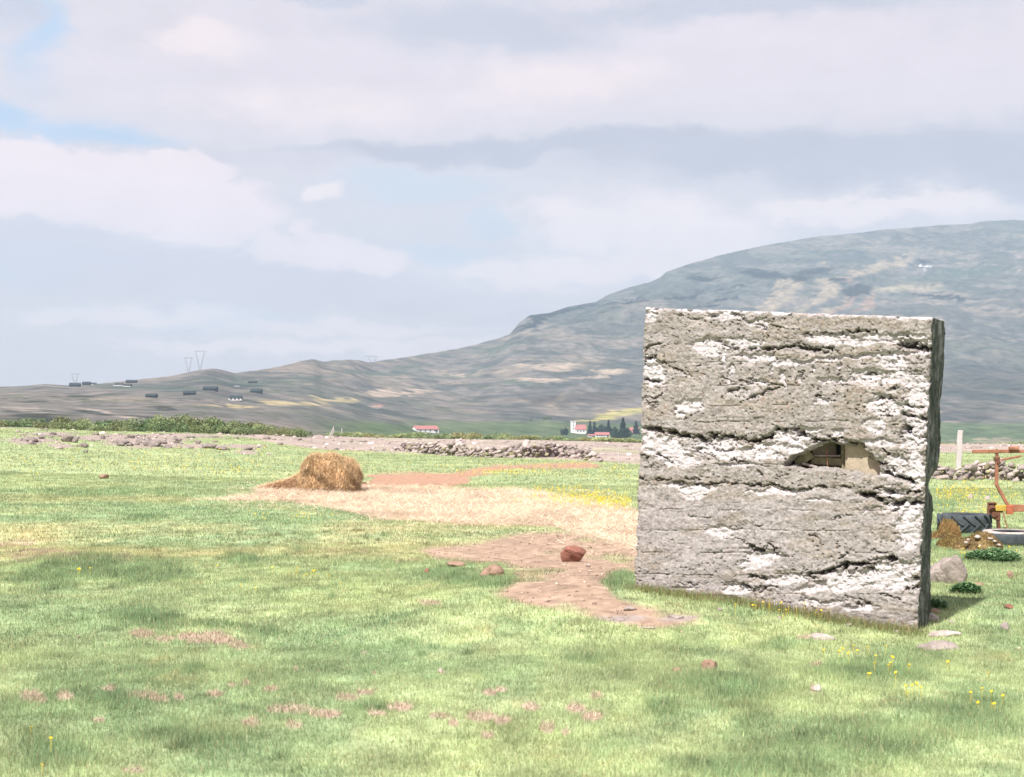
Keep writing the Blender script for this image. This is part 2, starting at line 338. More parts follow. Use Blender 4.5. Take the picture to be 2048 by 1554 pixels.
SPOTS = [(285,1270,26,8),(330,1280,26,7),(385,1278,30,10),(430,1276,38,10),(465,1284,20,8),(600,1424,45,10),(560,1425,22,8),(700,1400,26,8),(735,1388,22,7),(805,1418,30,9),(760,1430,20,6),
 (880,1432,24,7),(960,1432,34,13),(1000,1440,20,10),(1055,1410,20,9),(1090,1452,18,14),(1145,1412,24,8),(1175,1428,24,11),(970,1468,14,8),(905,1445,12,8),(60,1392,24,14),(125,1390,18,11),(80,1400,14,9),(285,1392,36,9),(215,1376,18,6),
 (320,1400,22,7),(430,1388,20,8),(545,1380,20,6),(360,1396,12,8),(490,1366,10,6),(650,1430,40,9),(980,1385,16,7),(1190,1390,16,7),(1630,1378,12,8),(1640,1335,12,6),(1000,1378,12,6),(200,1442,16,5),(505,1448,24,10),(590,1452,20,7),(850,1200,24,5),(265,1540,26,7),(1125,1462,12,8),(1620,1274,30,7),(460,1370,10,5),(725,1305,7,3),(742,1343,5,4),(880,1342,6,4),(582,1333,5,4)]
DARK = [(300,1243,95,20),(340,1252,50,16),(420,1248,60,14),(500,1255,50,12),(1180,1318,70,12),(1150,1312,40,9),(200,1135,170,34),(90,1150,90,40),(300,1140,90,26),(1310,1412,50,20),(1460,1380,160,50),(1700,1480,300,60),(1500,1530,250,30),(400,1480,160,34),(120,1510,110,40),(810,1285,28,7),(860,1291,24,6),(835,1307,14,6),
 (870,1150,55,12),(930,1160,60,10),(650,1188,16,6),(605,1101,30,5),(310,1040,50,10),(375,1334,24,10),(1230,1165,40,24),(480,1120,50,14),(250,1405,110,16),(1470,1395,70,22),(1760,1350,160,30),(1560,1290,90,14),(1960,1440,130,50),(1500,1440,60,20),(200,985,260,12),(740,1415,40,12),(985,1165,70,12)]
def cover(x, y, h):
    """per point albedo (n,3) and amounts of grass, hay, bare earth"""
    d = np.maximum(y, 1); px = CX+F*x/d; py = HZ+F*(EYE-h)/d
    sc = 420/np.maximum(d, 6)      # metres to photo units, for the ragged edges
    e1 = (fbm(x/.6, y/.9, 5, 61)-.5); e2 = fbm(x/2.5, y/3.5, 4, 67)-.5
    wx = px+e2*60+e1*36; wy = py+e1*20*np.clip(14/d, .12, 1.2)+e2*14*np.clip(14/d, .15, 1)
    g1 = np.array([.305,.37,.205]); g2 = np.array([.355,.42,.225]); g3 = np.array([.20,.30,.16]); dry = np.array([.42,.37,.20])
    straw = np.array([.55,.44,.345]); soil = np.array([.325,.235,.18]); red = np.array([.35,.21,.155]); lav = np.array([.33,.275,.25]); pink = np.array([.40,.315,.25])
    n1 = fbm(x/1.1, y/1.8, 5, 71); n2 = fbm(x/2, y/3.2, 4, 75); n3 = fbm(x/.18, y/.25, 3, 79)
    def mixc(c, c2, w): return c*(1-w[:, None])+c2*w[:, None]
    c = mixc(np.tile(g1, (len(x), 1)), g2, sst((n1*.6+n2*.5-.42)/.3)); c = mixc(c, g3, sst((.43-n1*.55-n2*.35)/.14)*.5); c = mixc(c, g3, sst((fbm(x/.45, y/.7, 4, 87)-.53)/.12)*.45)
    # bluer grass beyond 40 m and in the far left
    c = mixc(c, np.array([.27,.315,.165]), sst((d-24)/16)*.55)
    band = sst((wy-1035)/25)*sst((1128-wy)/22)*sst((1150-wx)/150); c = mixc(c, dry, band*np.clip(.25+1.3*(n1-.35)+.5*(n3-.5), 0, .85))
    band2 = sst((wy-985)/10)*sst((1012-wy)/12)*sst((420-wx)/60); c = mixc(c, dry, band2*.35)
    c = mixc(c, dry, .35*sst((n3-.62)/.1)*sst((n1-.45)/.2))
    yg = np.exp(-((wx-1500)/400)**2-((wy-1265)/25)**2)+np.exp(-((wx-750)/250)**2-((wy-1190)/20)**2)+.8*np.exp(-((wx-1050)/300)**2-((wy-1500)/50)**2); c = mixc(c, np.array([.37,.42,.21]), np.clip(yg, 0, 1)*.45)
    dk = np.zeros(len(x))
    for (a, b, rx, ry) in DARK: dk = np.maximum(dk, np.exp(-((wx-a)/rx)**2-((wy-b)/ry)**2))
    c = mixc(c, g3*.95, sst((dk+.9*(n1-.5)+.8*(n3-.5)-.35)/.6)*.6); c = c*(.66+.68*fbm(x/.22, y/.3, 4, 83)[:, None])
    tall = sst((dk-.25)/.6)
    dirt = sst(polydist(wx, wy, DIRT)/16+.4); path = sst(polydist(wx, wy, PATH)/8+.4)
    dirt = dirt*(1-.5*sst((n1-.60)/.12))
    hay = sst(polydist(wx, wy, HAY)/9+.35)
    sp = np.zeros(len(x))
    sx = px+e1*34; sy = py+e1*22
    for (a, b, rx, ry) in SPOTS: sp = np.maximum(sp, np.exp(-((sx-a)/rx)**2-((sy-b)/ry)**2))
    sp = sst((sp-.30)/.35)*(.55+.45*sst((n3-.35)/.3))
    rb = sst((np.interp(wx, LAVA_X, LAVA_Y)-wy)/5+.5)*sst((d-30)/8)
    rub = np.zeros(len(x))
    for (a, b, rx, ry) in [(285,884,105,14),(240,875,160,8),(60,880,60,10),(350,872,150,5),(400,892,60,7),(500,905,30,5),(100,868,70,5),(120,890,30,5),(495,893,60,5),(1240,1235,60,9),(1350,1235,50,7)]: rub = np.maximum(rub, np.exp(-((wx-a)/rx)**2-((wy-b)/ry)**2))
    rub = sst((rub+.5*(n1-.5)+.25*(n3-.5)-.4)/.3)
    patches = sst((n1*.5+n3*.3+n2*.2-.60)/.06)*sst((1130-wy)/20)*sst((wy-1075)/15)*sst((1000-wx)/200)
    c = mixc(c, pink, np.clip(patches, 0, 1)*.8)
    c = mixc(c, red, path*.95); c = mixc(c, soil*(.62+.76*fbm(x/.09, y/.12, 4, 89)[:, None])*(.85+.3*n1[:, None]), dirt)
    c = mixc(c, straw*(.85+.3*n3[:, None]), hay); c = mixc(c, pink*(.8+.4*n3[:, None]), sp)
    greenin = .45*sst((fbm(x/3, y/5, 4, 91)-.55)/.1)*(1-.5*sst((d-70)/15))
    rb2 = rb*(1-greenin); c = mixc(c, lav*(.8+.4*fbm(x/.9, y/2.5, 3, 85)[:, None]), rb2); c = mixc(c, lav*.95, rub)
    grass = (1-np.clip(dirt*1.05, 0, 1))*(1-.93*hay)*(1-.96*path)*(1-.9*sp)*(1-.92*rb2)*(1-.85*rub)*(1-.3*band)
    return c, np.clip(grass, 0, 1), hay, np.maximum(dirt, path), tall, px, py

def face3(cx, cy):
    px = 1240+cx*.457; py = 580+cy*.457; s = (px-CX)/F; d = 22.56/(s+1.805); return np.stack([s*d, d, EYE+(HZ-py)/F*d], -1)

# ------------------------------------------------------------------ terrain sheets
def fan(name, ds, ss, m, colfn, label_kind='structure'):
    D, SS = np.meshgrid(ds, ss, indexing='ij'); X = (SS*D).ravel(); Y = D.ravel(); Z = H(X, Y)
    nr, nc = D.shape; i = np.arange(nr*nc).reshape(nr, nc)
    Fa = np.stack([i[:-1, :-1].ravel(), i[:-1, 1:].ravel(), i[1:, 1:].ravel(), i[1:, :-1].ravel()], 1)
    o = npmesh(name, np.stack([X, Y, Z], 1), Fa, m, colfn(X, Y, Z), True); o['kind'] = label_kind; return o
s_near = np.concatenate([np.linspace(-1.6, -.46, 40), np.linspace(-.45, .45, 760), np.linspace(.46, 1.6, 40)])
d_near = np.concatenate([np.linspace(.8, 4.9, 20), np.exp(np.linspace(math.log(5), math.log(118), 780))])
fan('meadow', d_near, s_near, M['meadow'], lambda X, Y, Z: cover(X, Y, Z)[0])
def farcol(X, Y, Z):
    px = CX+F*X/Y; py = HZ+F*(EYE-Z)/Y; n = len(X)
    def mixc(c, c2, w): return c*(1-w[:, None])+np.array(c2)*w[:, None]
    wy_ = py; a = fbm(X/170, Y/170, 6, 101); b = fbm(X/45, Y/45, 5, 107); e = fbm(X/600, Y/900, 5, 111); f = fbm(X/14, Y/14, 4, 113)
    c = np.tile(np.array([.145,.135,.130]), (n, 1))
    c = mixc(c, (.20,.172,.150), sst((b*.5+a*.5-.5)/.10)*.8)
    c = mixc(c, (.088,.101,.094), sst((e*.5+a*.55-.50)/.10)*.75)
    c = mixc(c, (.060,.070,.070), sst((.42-b)/.08)*.7); gl = ridge(X/150+Z/300, Z/60+Y/2500, 5, 117); c = mixc(c, (.055,.066,.072), sst((gl-.64)/.08)*.6*sst((px-900)/300)); 
    c = mixc(c, (.07,.09,.05), sst((f-.62)/.1)*.5)
    wx = px+(a-.5)*60+(b-.5)*40+(f-.5)*14; wy = py+(b-.5)*14+(a-.5)*12+(f-.5)*7
    t = sst((px-760)/300)
    # green fields on the valley floor
    fl = sst((wy-838)/14)*sst((px-560)/200); c = mixc(c, (.085,.125,.060), fl*.85)
    def blob(c, L, col, am, k=.35, nz=1.):
        w = np.zeros(n)
        for (u, v, rx, ry, sl_) in L:
            yy = wy-v-(wx-u)*sl_; w = np.maximum(w, np.exp(-((wx-u)/rx)**2-(yy/ry)**2))
        return mixc(c, col, sst((w+nz*(.7*(f-.5)+.5*(b-.5))-.25)/(k*1.5))*am)
    c = blob(c, [(1240,830,90,6,-.10),(1300,822,60,5,-.1),(1180,838,50,4,-.1)], (.36,.33,.13), .8)
    c = blob(c, [(600,808,70,6,0),(560,806,60,4,0),(680,802,50,5,0),(470,812,60,3,0)], (.36,.30,.18), .8)
    c = blob(c, [(840,787,45,4,-.15),(770,790,40,8,0),(760,782,40,5,0),(1090,760,60,4,0),(1200,748,80,4,-.1),(1110,735,70,6,0),(900,750,60,5,0)], (.40,.32,.26), .7)
    c = blob(c, [(1118,805,10,13,-1.6),(1550,600,60,14,-.6),(1640,585,70,18,-.6),(1590,565,60,10,-.6),(1720,545,70,9,-.4),(1780,525,60,8,-.3)], (.30,.245,.18), .7)
    c = blob(c, [(1690,600,40,16,-1.),(1700,560,20,8,0),(1735,605,20,12,-1)], (.30,.19,.14), .55)
    c = blob(c, [(1760,580,90,5,.02),(1850,578,60,5,0),(1660,620,30,12,-1.)], (.34,.29,.21), .6)
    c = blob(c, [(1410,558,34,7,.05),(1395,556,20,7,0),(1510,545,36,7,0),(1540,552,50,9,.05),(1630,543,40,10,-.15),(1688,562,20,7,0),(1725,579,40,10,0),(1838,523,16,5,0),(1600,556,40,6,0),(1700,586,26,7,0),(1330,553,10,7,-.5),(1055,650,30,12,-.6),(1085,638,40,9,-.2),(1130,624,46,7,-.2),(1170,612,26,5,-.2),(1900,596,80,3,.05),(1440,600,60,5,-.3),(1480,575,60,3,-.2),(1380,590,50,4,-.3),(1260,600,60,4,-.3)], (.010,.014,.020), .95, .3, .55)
    c = blob(c, [(1940,545,80,14,-.1),(1850,560,60,6,0),(960,740,45,8,-.45),(880,752,50,5,0),(1010,700,40,8,-.5),(760,748,80,7,0),(620,757,90,6,-.05),(520,767,90,5,0),(820,737,60,5,-.15),(1040,765,60,4,0),(440,752,40,5,0),(300,775,120,6,0)], (.062,.090,.075), .7)
    c = blob(c, [(1980,770,120,50,0),(1950,820,100,30,0)], (.045,.052,.05), .55)
    c = blob(c, [(1120,800,80,14,0),(1200,795,70,16,0)], (.06,.055,.05), .6)
    c = blob(c, [(90,838,80,9,.05),(190,825,60,3,.12),(270,832,60,2.5,.12),(60,803,50,3,0),(170,796,50,2.5,0),(60,829,50,6,0),(330,818,30,3,0)], (.030,.038,.032), .85)
    c = blob(c, [(190,820,40,1.8,.12),(240,833,30,1.6,.1),(60,818,60,2.5,.05),(750,812,24,2,0)], (.34,.29,.26), .7)
    c = blob(c, [(755,811,24,2.2,0)], (.36,.17,.13), .5)
    c = blob(c, [(1843,533,7,3.2,-.9)], (.7,.7,.73), .9, .5, 0)
    c = blob(c, [(1980,883,90,3,0),(1860,832,40,2,-.3),(1900,845,30,3,0)], (.32,.25,.2), .6)
    return c
s_far = np.concatenate([np.linspace(-.95, -.42, 90), np.linspace(-.418, .418, 1000), np.linspace(.42, .95, 90)])
fan('valley', np.exp(np.linspace(math.log(118), math.log(900), 200)), s_far, M['valley'], farcol)
d_m = np.unique(np.concatenate([np.exp(np.linspace(math.log(900), math.log(6200), 560)), [6400, 6700]]))
fan('mountain', d_m, s_far, M['mount'], farcol)

# ------------------------------------------------------------------ grass, hay, flowers
def scatter(n, d0, d1, smax=.43):
    u = RNG.random(n); d = np.sqrt(d0*d0+u*(d1*d1-d0*d0)); s = RNG.uniform(-smax, smax, n); return s*d, d
def grass_layer():
    P, Ln, Wd, C = [], [], [], []
    for n, d0, d1, l, w in ((360000, 5.2, 10, .030, .0042), (430000, 10, 18, .034, .007), (330000, 18, 34, .042, .013), (200000, 34, 92, .055, .03)):
        x, y = scatter(n, d0, d1); h = H(x, y); c, g, hay, di, tall, px, py = cover(x, y, h)
        k = RNG.random(n) < g*np.clip(.35+1.1*fbm(x/.35, y/.35, 3, 133), 0, 1)
        x, y, h, c, tall, px, py = x[k], y[k], h[k], c[k], tall[k], px[k], py[k]
        lum = RNG.lognormal(0, .22, len(x)); cc = c*lum[:, None]
        yl = RNG.random(len(x)) < .07; cc[yl] = np.array([.50,.44,.27])*lum[yl][:, None]*.9
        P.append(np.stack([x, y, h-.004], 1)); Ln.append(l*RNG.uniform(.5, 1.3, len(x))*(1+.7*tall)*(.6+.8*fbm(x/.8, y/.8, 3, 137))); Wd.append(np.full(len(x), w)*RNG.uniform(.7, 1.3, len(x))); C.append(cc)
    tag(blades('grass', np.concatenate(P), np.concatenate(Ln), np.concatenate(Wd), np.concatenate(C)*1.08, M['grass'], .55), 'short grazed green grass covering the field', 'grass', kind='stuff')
grass_layer()
def tufts():
    P, Ln, Wd, C = [], [], [], []
    x, y = scatter(2600, 5.6, 20); h = H(x, y); c, g, hay, di, tall, px, py = cover(x, y, h); k = (g > .6) & (RNG.random(len(x)) < .3+.7*tall)
    for X, Y, cc, t in zip(x[k], y[k], c[k], tall[k]):
        n = RNG.integers(14, 40); r = RNG.uniform(.02, .07); P.append(np.stack([X+RNG.normal(0, r, n), Y+RNG.normal(0, r, n), np.zeros(n)], 1)); Ln.append(RNG.uniform(.03, .075, n)*(1+.4*t)); Wd.append(np.full(n, .0045)*max(1, Y/9)); C.append(np.tile(cc*RNG.choice([.72, .8, .9, 1.1]), (n, 1))*RNG.lognormal(0, .2, n)[:, None])
    n = 5200; u = RNG.random(n); f = face3(60+u*1240, 1330+u*165); P.append(np.stack([f[:, 0]+RNG.normal(0, .05, n), f[:, 1]-np.abs(RNG.normal(0, .13, n)), np.zeros(n)], 1)); Ln.append(RNG.uniform(.03, .10, n)); Wd.append(np.full(n, .006)); C.append(np.array([.24,.28,.13])*RNG.lognormal(0, .3, n)[:, None])
    w = RNG.random(n) < .3; C[-1][w] = np.array([.30,.22,.12])
    P = np.concatenate(P); P[:, 2] = H(P[:, 0], P[:, 1])-.003
    tag(blades('grass_tufts', P, np.concatenate(Ln), np.concatenate(Wd), np.concatenate(C), M['grass'], .7), 'taller grass tufts dotted over the near field and along the foot of the block', 'grass', kind='stuff')
tufts()
def hay_layer():
    n = 300000; x, y = scatter(n, 12, 32, .2); h = H(x, y); c, g, hay, di, tall, px, py = cover(x, y, h)
    k = (RNG.random(n) < hay+.06*sst((polydist(px, py, HAY)+40)/30)) ; x, y, h = x[k], y[k], h[k]; n = len(x)
    a = RNG.uniform(0, np.pi*2, n); t = np.abs(RNG.normal(0, .22, n)); up = np.stack([np.cos(a)*np.cos(t), np.sin(a)*np.cos(t), np.sin(t)], 1)
    mound = .07*fbm(x/.5, y/.5, 3, 141)
    cc = np.array([.66,.54,.42])*RNG.lognormal(0, .25, n)[:, None]*(1-.25*sst((fbm(x/.7, y/.8, 4, 143)-.55)/.1))[:, None]
    P = np.stack([x, y, h+RNG.uniform(0, 1, n)*mound], 1)
    tag(blades('loose_hay', P, RNG.uniform(.08, .28, n), RNG.uniform(.006, .013, n), cc, M['straw'], up=up), 'pale loose hay strewn across the grass beside the hay heap', 'hay', kind='stuff')
hay_layer()
def dry_tufts():
    """pale withered grass in the bare spots near the camera, and litter on the bare earth"""
    n = 330000; x, y = scatter(n, 5.2, 12.5); h = H(x, y); px = CX+F*x/y; py = HZ+F*(EYE-h)/y
    e1 = fbm(x/.6, y/.9, 5, 61)-.5; w = np.zeros(n)
    for (a, b, rx, ry) in SPOTS: w = np.maximum(w, np.exp(-((px+e1*34-a)/rx)**2-((py+e1*22-b)/ry)**2))
    k = RNG.random(n) < .9*sst((w-.22)/.6); x, y, h = x[k], y[k], h[k]; n = len(x)
    cc = np.array([.43,.345,.265])*RNG.lognormal(0, .25, n)[:, None]
    tag(blades('withered_grass', np.stack([x, y, h], 1), RNG.uniform(.015, .045, n), RNG.uniform(.004, .007, n), cc, M['straw'], 1.6), 'pale withered tufts in worn patches of the near grass', 'dry grass', kind='stuff')
dry_tufts()
def pebbles():
    x, y = scatter(26000, 9, 24, .42); h = H(x, y); c, g, hay, di, tall, px, py = cover(x, y, h)
    k = RNG.random(len(x)) < di*.2+.003; x, y, h = x[k], y[k], h[k]
    V0, F0 = rockverts(1, 5, .3); Vs, Fs, Cs = [], [], []; o = 0
    for i in range(len(x)):
        r = abs(RNG.normal(0, .010))+.006; th = RNG.uniform(0, 6.28); ca, sa = math.cos(th), math.sin(th)
        v = V0*np.array([r*1.3, r, r*.6]); v = np.stack([v[:, 0]*ca-v[:, 1]*sa, v[:, 0]*sa+v[:, 1]*ca, v[:, 2]], 1)+[x[i], y[i], h[i]+.002]
        Vs.append(v); Fs.append(F0+o); o += len(v); Cs.append(np.tile(np.array([.36,.27,.215])*RNG.lognormal(0, .3), (len(v), 1)))
    tag(npmesh('gravel', np.concatenate(Vs), np.concatenate(Fs), M['moss'], np.concatenate(Cs)), 'small stones and clods littering the bare earth', 'gravel', kind='stuff')
pebbles()
def rubble():
    """broken lava lying on the far edge of the field"""
    n = 15000; x, y = scatter(n, 36, 104, .43); h = H(x, y); px = CX+F*x/y; py = HZ+F*(EYE-h)/y
    rb = sst((np.interp(px, LAVA_X, LAVA_Y)-py)/6+.5)
    w = rb*.30
    for (a, b, rx, ry, am) in [(285,884,95,11,1.),(60,880,50,9,.8),(240,875,160,8,.5),(500,893,60,6,.3),(420,900,60,8,.35),(100,868,80,6,.5),(350,870,150,5,.5),(120,896,50,6,.4)]: w = np.maximum(w, am*np.exp(-((px-a)/rx)**2-((py-b)/ry)**2))
    w = w*sst((fbm(x/2, y/3, 4, 151)-.40)/.2)
    k = RNG.random(n) < w; x, y, h = x[k], y[k], h[k]
    prot = [rockverts(1, s, .35) for s in range(11, 17)]; Vs, Fs, Cs = [], [], []; o = 0
    for i in range(len(x)):
        V0, F0 = prot[i % 6]; r = abs(RNG.normal(0, .06))+.03; th = RNG.uniform(0, 6.28); ca, sa = math.cos(th), math.sin(th)
        v = V0*np.array([r*1.5, r, r*.7]); v = np.stack([v[:, 0]*ca-v[:, 1]*sa, v[:, 0]*sa+v[:, 1]*ca, v[:, 2]], 1)+[x[i], y[i], h[i]+r*.15]
        Vs.append(v); Fs.append(F0+o); o += len(v); Cs.append(np.tile(np.array([.30,.25,.235])*RNG.lognormal(0, .4), (len(v), 1)))
    tag(npmesh('rubble', np.concatenate(Vs), np.concatenate(Fs), M['moss'], np.concatenate(Cs)), 'broken pinkish grey lava rubble along the far edge of the field', 'rubble', kind='stuff')
rubble()
def flowers():
    Z = [(1180,1003,110,11,900,0),(1110,985,60,6,160,0),(1010,948,80,6,260,0),(1240,1015,50,9,380,0),(1110,935,60,6,70,0),(1240,950,40,14,100,0),(330,930,220,18,260,0),(480,948,90,10,130,0),(90,930,60,18,50,0),(650,925,40,12,50,0),(720,905,80,6,50,0),
         (870,898,80,5,40,0),(400,905,200,12,70,0),(1935,985,50,20,330,0),(1900,1000,40,20,180,0),(2010,990,40,26,120,0),(1950,1030,60,10,110,0),(1650,1235,130,12,70,0),(1780,1355,70,20,10,1),(1960,1400,50,40,9,1),(620,1160,30,6,10,1),(610,1038,80,16,14,1),(160,1152,8,4,4,1),(520,1030,40,16,8,1),(1000,935,300,20,120,0),(1960,1112,60,8,10,1),(1920,1180,12,4,2,1),(90,1500,60,30,3,1),(1700,1320,60,20,8,1),(1820,1405,20,10,5,1),(520,1160,300,40,8,1)]
    Vs, Fs, Cs = [], [], []; o = 0
    for (a, b, rx, ry, n, big) in Z:
        n = n if big else int(n*.6)
        A = np.random.default_rng(a+b); qx = a+A.normal(0, rx*.6, n); qy = b+A.normal(0, ry*.6, n); ok = (qy > 895) & ~((qx > 1262) & (qx < 1872) & (qy < 1195)); qx = qx[ok]; qy = qy[ok]
        dd = EYE*F/(qy-HZ)
        for _ in range(14): dd = .5*dd+.5*(EYE-H((qx-CX)/F*dd, dd))*F/(qy-HZ)
        xs_ = (qx-CX)/F*dd; hs_ = H(xs_, dd)
        for x, y, z in zip(xs_, dd, hs_):
            r = (.011 if big else .0095)*random.uniform(.7, 1.25)*max(1, y/19)**.75; hh = random.uniform(.04, .10 if big else .13)
            cx, cy, cz = x, y, z+hh; tl = random.uniform(-.6, .6); tm = random.uniform(-.7, .2); ph = random.uniform(0, 1)
            v = [(cx, cy, cz-r*.3)]+[(cx+math.cos(ph+k*1.2566)*r, cy+math.sin(ph+k*1.2566)*r, cz+math.cos(ph+k*1.2566)*r*tl+math.sin(ph+k*1.2566)*r*tm*-1+r*.2) for k in range(5)]
            Vs += v; Fs += [(o, o+1+k, o+1+(k+1) % 5) for k in range(5)]; o += 6
            Vs += [(cx-.0015, cy, cz), (cx+.0015, cy, cz), (x, y, z)]; Fs.append((o, o+1, o+2)); o += 3
    tag(npmesh('buttercups', np.array(Vs), np.array(Fs), M['petal']), 'small yellow flowers dotted through the field grass', 'flowers', kind='stuff')
flowers()

# ------------------------------------------------------------------ the concrete block
# face traced in an enlargement: (cx, cy) -> photo px = 1240+cx*.457, py = 580+cy*.457; the face is one vertical plane turned 29 degrees
NIN = Vector((.485, .875, 0)); BK = .44
CREV = [([(810,186),(950,191),(1080,181)],5,.06),([(1230,236),(1300,240),(1345,252)],17,.14),([(1205,196),(1270,203)],8,.07),([(560,250),(650,255),(760,241),(890,264),(935,254)],10,.08),([(430,225),(470,250),(560,268)],7,.05),
 ([(92,292),(160,292)],9,.10),([(78,600),(150,606),(240,622),(300,634),(345,655),(400,632),(480,645),(560,660),(640,645),(700,612),(760,600)],10,.11),([(780,625),(830,655),(880,652),(940,655),(1060,680)],12,.10),
 ([(80,830),(180,833),(260,842),(330,852),(430,847),(560,846),(620,857),(700,864),(800,869),(900,861),(1000,863)],5,.06),([(290,825),(350,822)],6,.06),([(655,845),(672,862)],4,.05),([(1055,885),(1120,906),(1200,926),(1300,930)],13,.12),([(1110,868),(1200,880),(1310,886)],8,.08),
 ([(545,1115),(620,1136),(705,1142)],8,.09),([(640,1108),(690,1130)],5,.05),([(830,1252),(900,1228),(960,1208),(1040,1198),(1100,1183),(1210,1182)],11,.11),([(980,1212),(1110,1222)],7,.07),([(535,1290),(590,1312),(665,1297)],8,.10),([(565,1252),(640,1258)],8,.07),([(300,985),(345,992),(405,997)],4,.04),
 ([(1240,540),(1335,565)],10,.09),([(1128,462),(1185,477)],9,.09),([(1245,602),(1325,645)],13,.11),([(990,1352),(1080,1372)],8,.07),([(470,437),(540,432)],7,.06),([(840,467),(890,467)],7,.06),([(1178,430),(1232,430)],5,.07),([(1085,370),(1120,366)],7,.06),
 ([(180,312),(250,352),(330,382)],4,.04),([(560,382),(640,402),(700,408)],5,.04),([(560,470),(620,455),(690,425)],6,.05),([(1050,695),(1090,735),(1150,775),(1200,812),(1270,840)],12,.10),([(1145,700),(1210,720),(1240,700)],9,.07),([(85,385),(160,395)],8,.08),([(110,470),(180,455)],6,.05),([(105,480),(150,500)],5,.04),([(440,385),(520,400),(590,410)],4,.03),
 ([(680,160),(730,172)],5,.05),([(1040,180),(1110,178)],7,.06),([(500,100),(580,150),(640,175)],4,.04),([(160,230),(120,250)],5,.05),([(430,1075),(500,1085),(560,1110)],3,.03),([(940,1000),(1010,985)],3,.03),([(1100,1145),(1160,1150)],5,.05),([(250,1275),(310,1290)],5,.04),([(120,690),(170,715),(230,745)],7,.06),([(90,720),(140,770)],6,.05),([(340,700),(420,730)],5,.05),([(480,745),(540,752)],6,.06),([(370,650),(420,700),(500,690)],5,.05),([(1190,960),(1215,965)],8,.07),
 ([(1235,1230),(1300,1260)],9,.08),([(1255,1310),(1300,1300)],8,.07),([(1000,1150),(960,1180)],6,.05),([(1140,1330),(1220,1350)],6,.05),([(700,1215),(760,1230)],5,.04),([(830,1070),(860,1075)],6,.05),([(595,1030),(610,1025)],5,.05),([(340,690),(400,640)],5,.05),([(250,110),(330,125),(400,110)],5,.04),([(610,790),(640,830)],6,.05),([(1250,505),(1330,520)],7,.07),([(1140,530),(1180,550)],7,.06)]
WHITE = [(130,330,42,38),(150,390,45,30),(380,245,55,32),(420,275,42,18),(520,235,75,20),(600,292,70,14),(590,145,50,14),(620,160,30,14),(450,110,70,12),(130,110,30,26),(920,208,90,14),(1060,225,130,10),(1190,205,110,16),(1290,230,50,16),(720,318,60,16),(600,405,48,15),(875,490,36,10),(295,508,50,26),(260,530,30,20),(925,395,60,9),
 (1075,375,62,26),(1190,320,55,22),(1190,380,50,26),(1300,400,60,24),(1140,500,55,36),(1210,520,70,20),(1110,590,38,26),(1300,480,42,50),(1290,590,40,44),(1280,660,44,26),(950,620,26,17),(170,660,90,26),(200,700,80,30),(270,745,70,22),(120,650,40,30),(420,675,100,24),(560,715,140,22),(700,690,110,22),(760,640,90,22),(810,610,60,12),(520,765,90,8),(840,690,40,14),
 (1190,745,60,18),(1240,790,80,24),(1130,668,70,14),(1290,740,30,40),(700,880,110,10),(330,870,70,15),(870,920,60,7),(1070,962,13,13),(1180,890,60,10),(1240,945,60,26),(1280,990,45,36),(1270,1080,34,46),(1250,1030,40,30),(610,1175,60,30),(660,1160,46,16),(570,1200,40,24),(690,1270,50,16),(500,1310,44,18),(490,1355,40,12),(1010,1260,110,26),(1170,1235,90,30),(1250,1210,50,24),(940,1290,90,22),(1180,1285,80,24),
 (1040,1390,60,12),(870,1370,80,12),(820,1310,50,14),(750,1260,50,14),(440,1050,60,22),(330,900,50,12),(280,1300,40,7),(1300,850,30,20),(600,880,50,9),(240,850,40,8),(480,360,9,40),(665,340,9,28),(715,390,8,26),(790,385,6,16),(845,340,5,14),(960,330,8,10),(450,320,8,30)]
WBAND = [([(655,300),(760,326),(850,302),(1000,296),(1150,286),(1345,272)],9),([(560,300),(660,305)],7),([(100,78),(400,86),(800,98),(1362,120)],7)]  # last band paints the lit top edge of the block pale
HOLE = [(722,768),(752,735),(805,708),(850,680),(905,664),(960,676),(1045,684),(1085,735),(1122,768),(1128,812),(1060,806),(990,792),(930,780),(860,781),(800,784),(762,776)]
def pl_dist(x, y, pts):
    best = np.full(x.shape, 1e9); sy = np.zeros(x.shape)
    for (x1, y1), (x2, y2) in zip(pts, pts[1:]):
        dx, dy = x2-x1, y2-y1; t = np.clip(((x-x1)*dx+(y-y1)*dy)/(dx*dx+dy*dy+1e-9), 0, 1); qx = x-x1-t*dx; qy = y-y1-t*dy; dd = np.hypot(qx, qy)
        u = dd < best; best = np.where(u, dd, best); sy = np.where(u, qy, sy)
    return best, sy
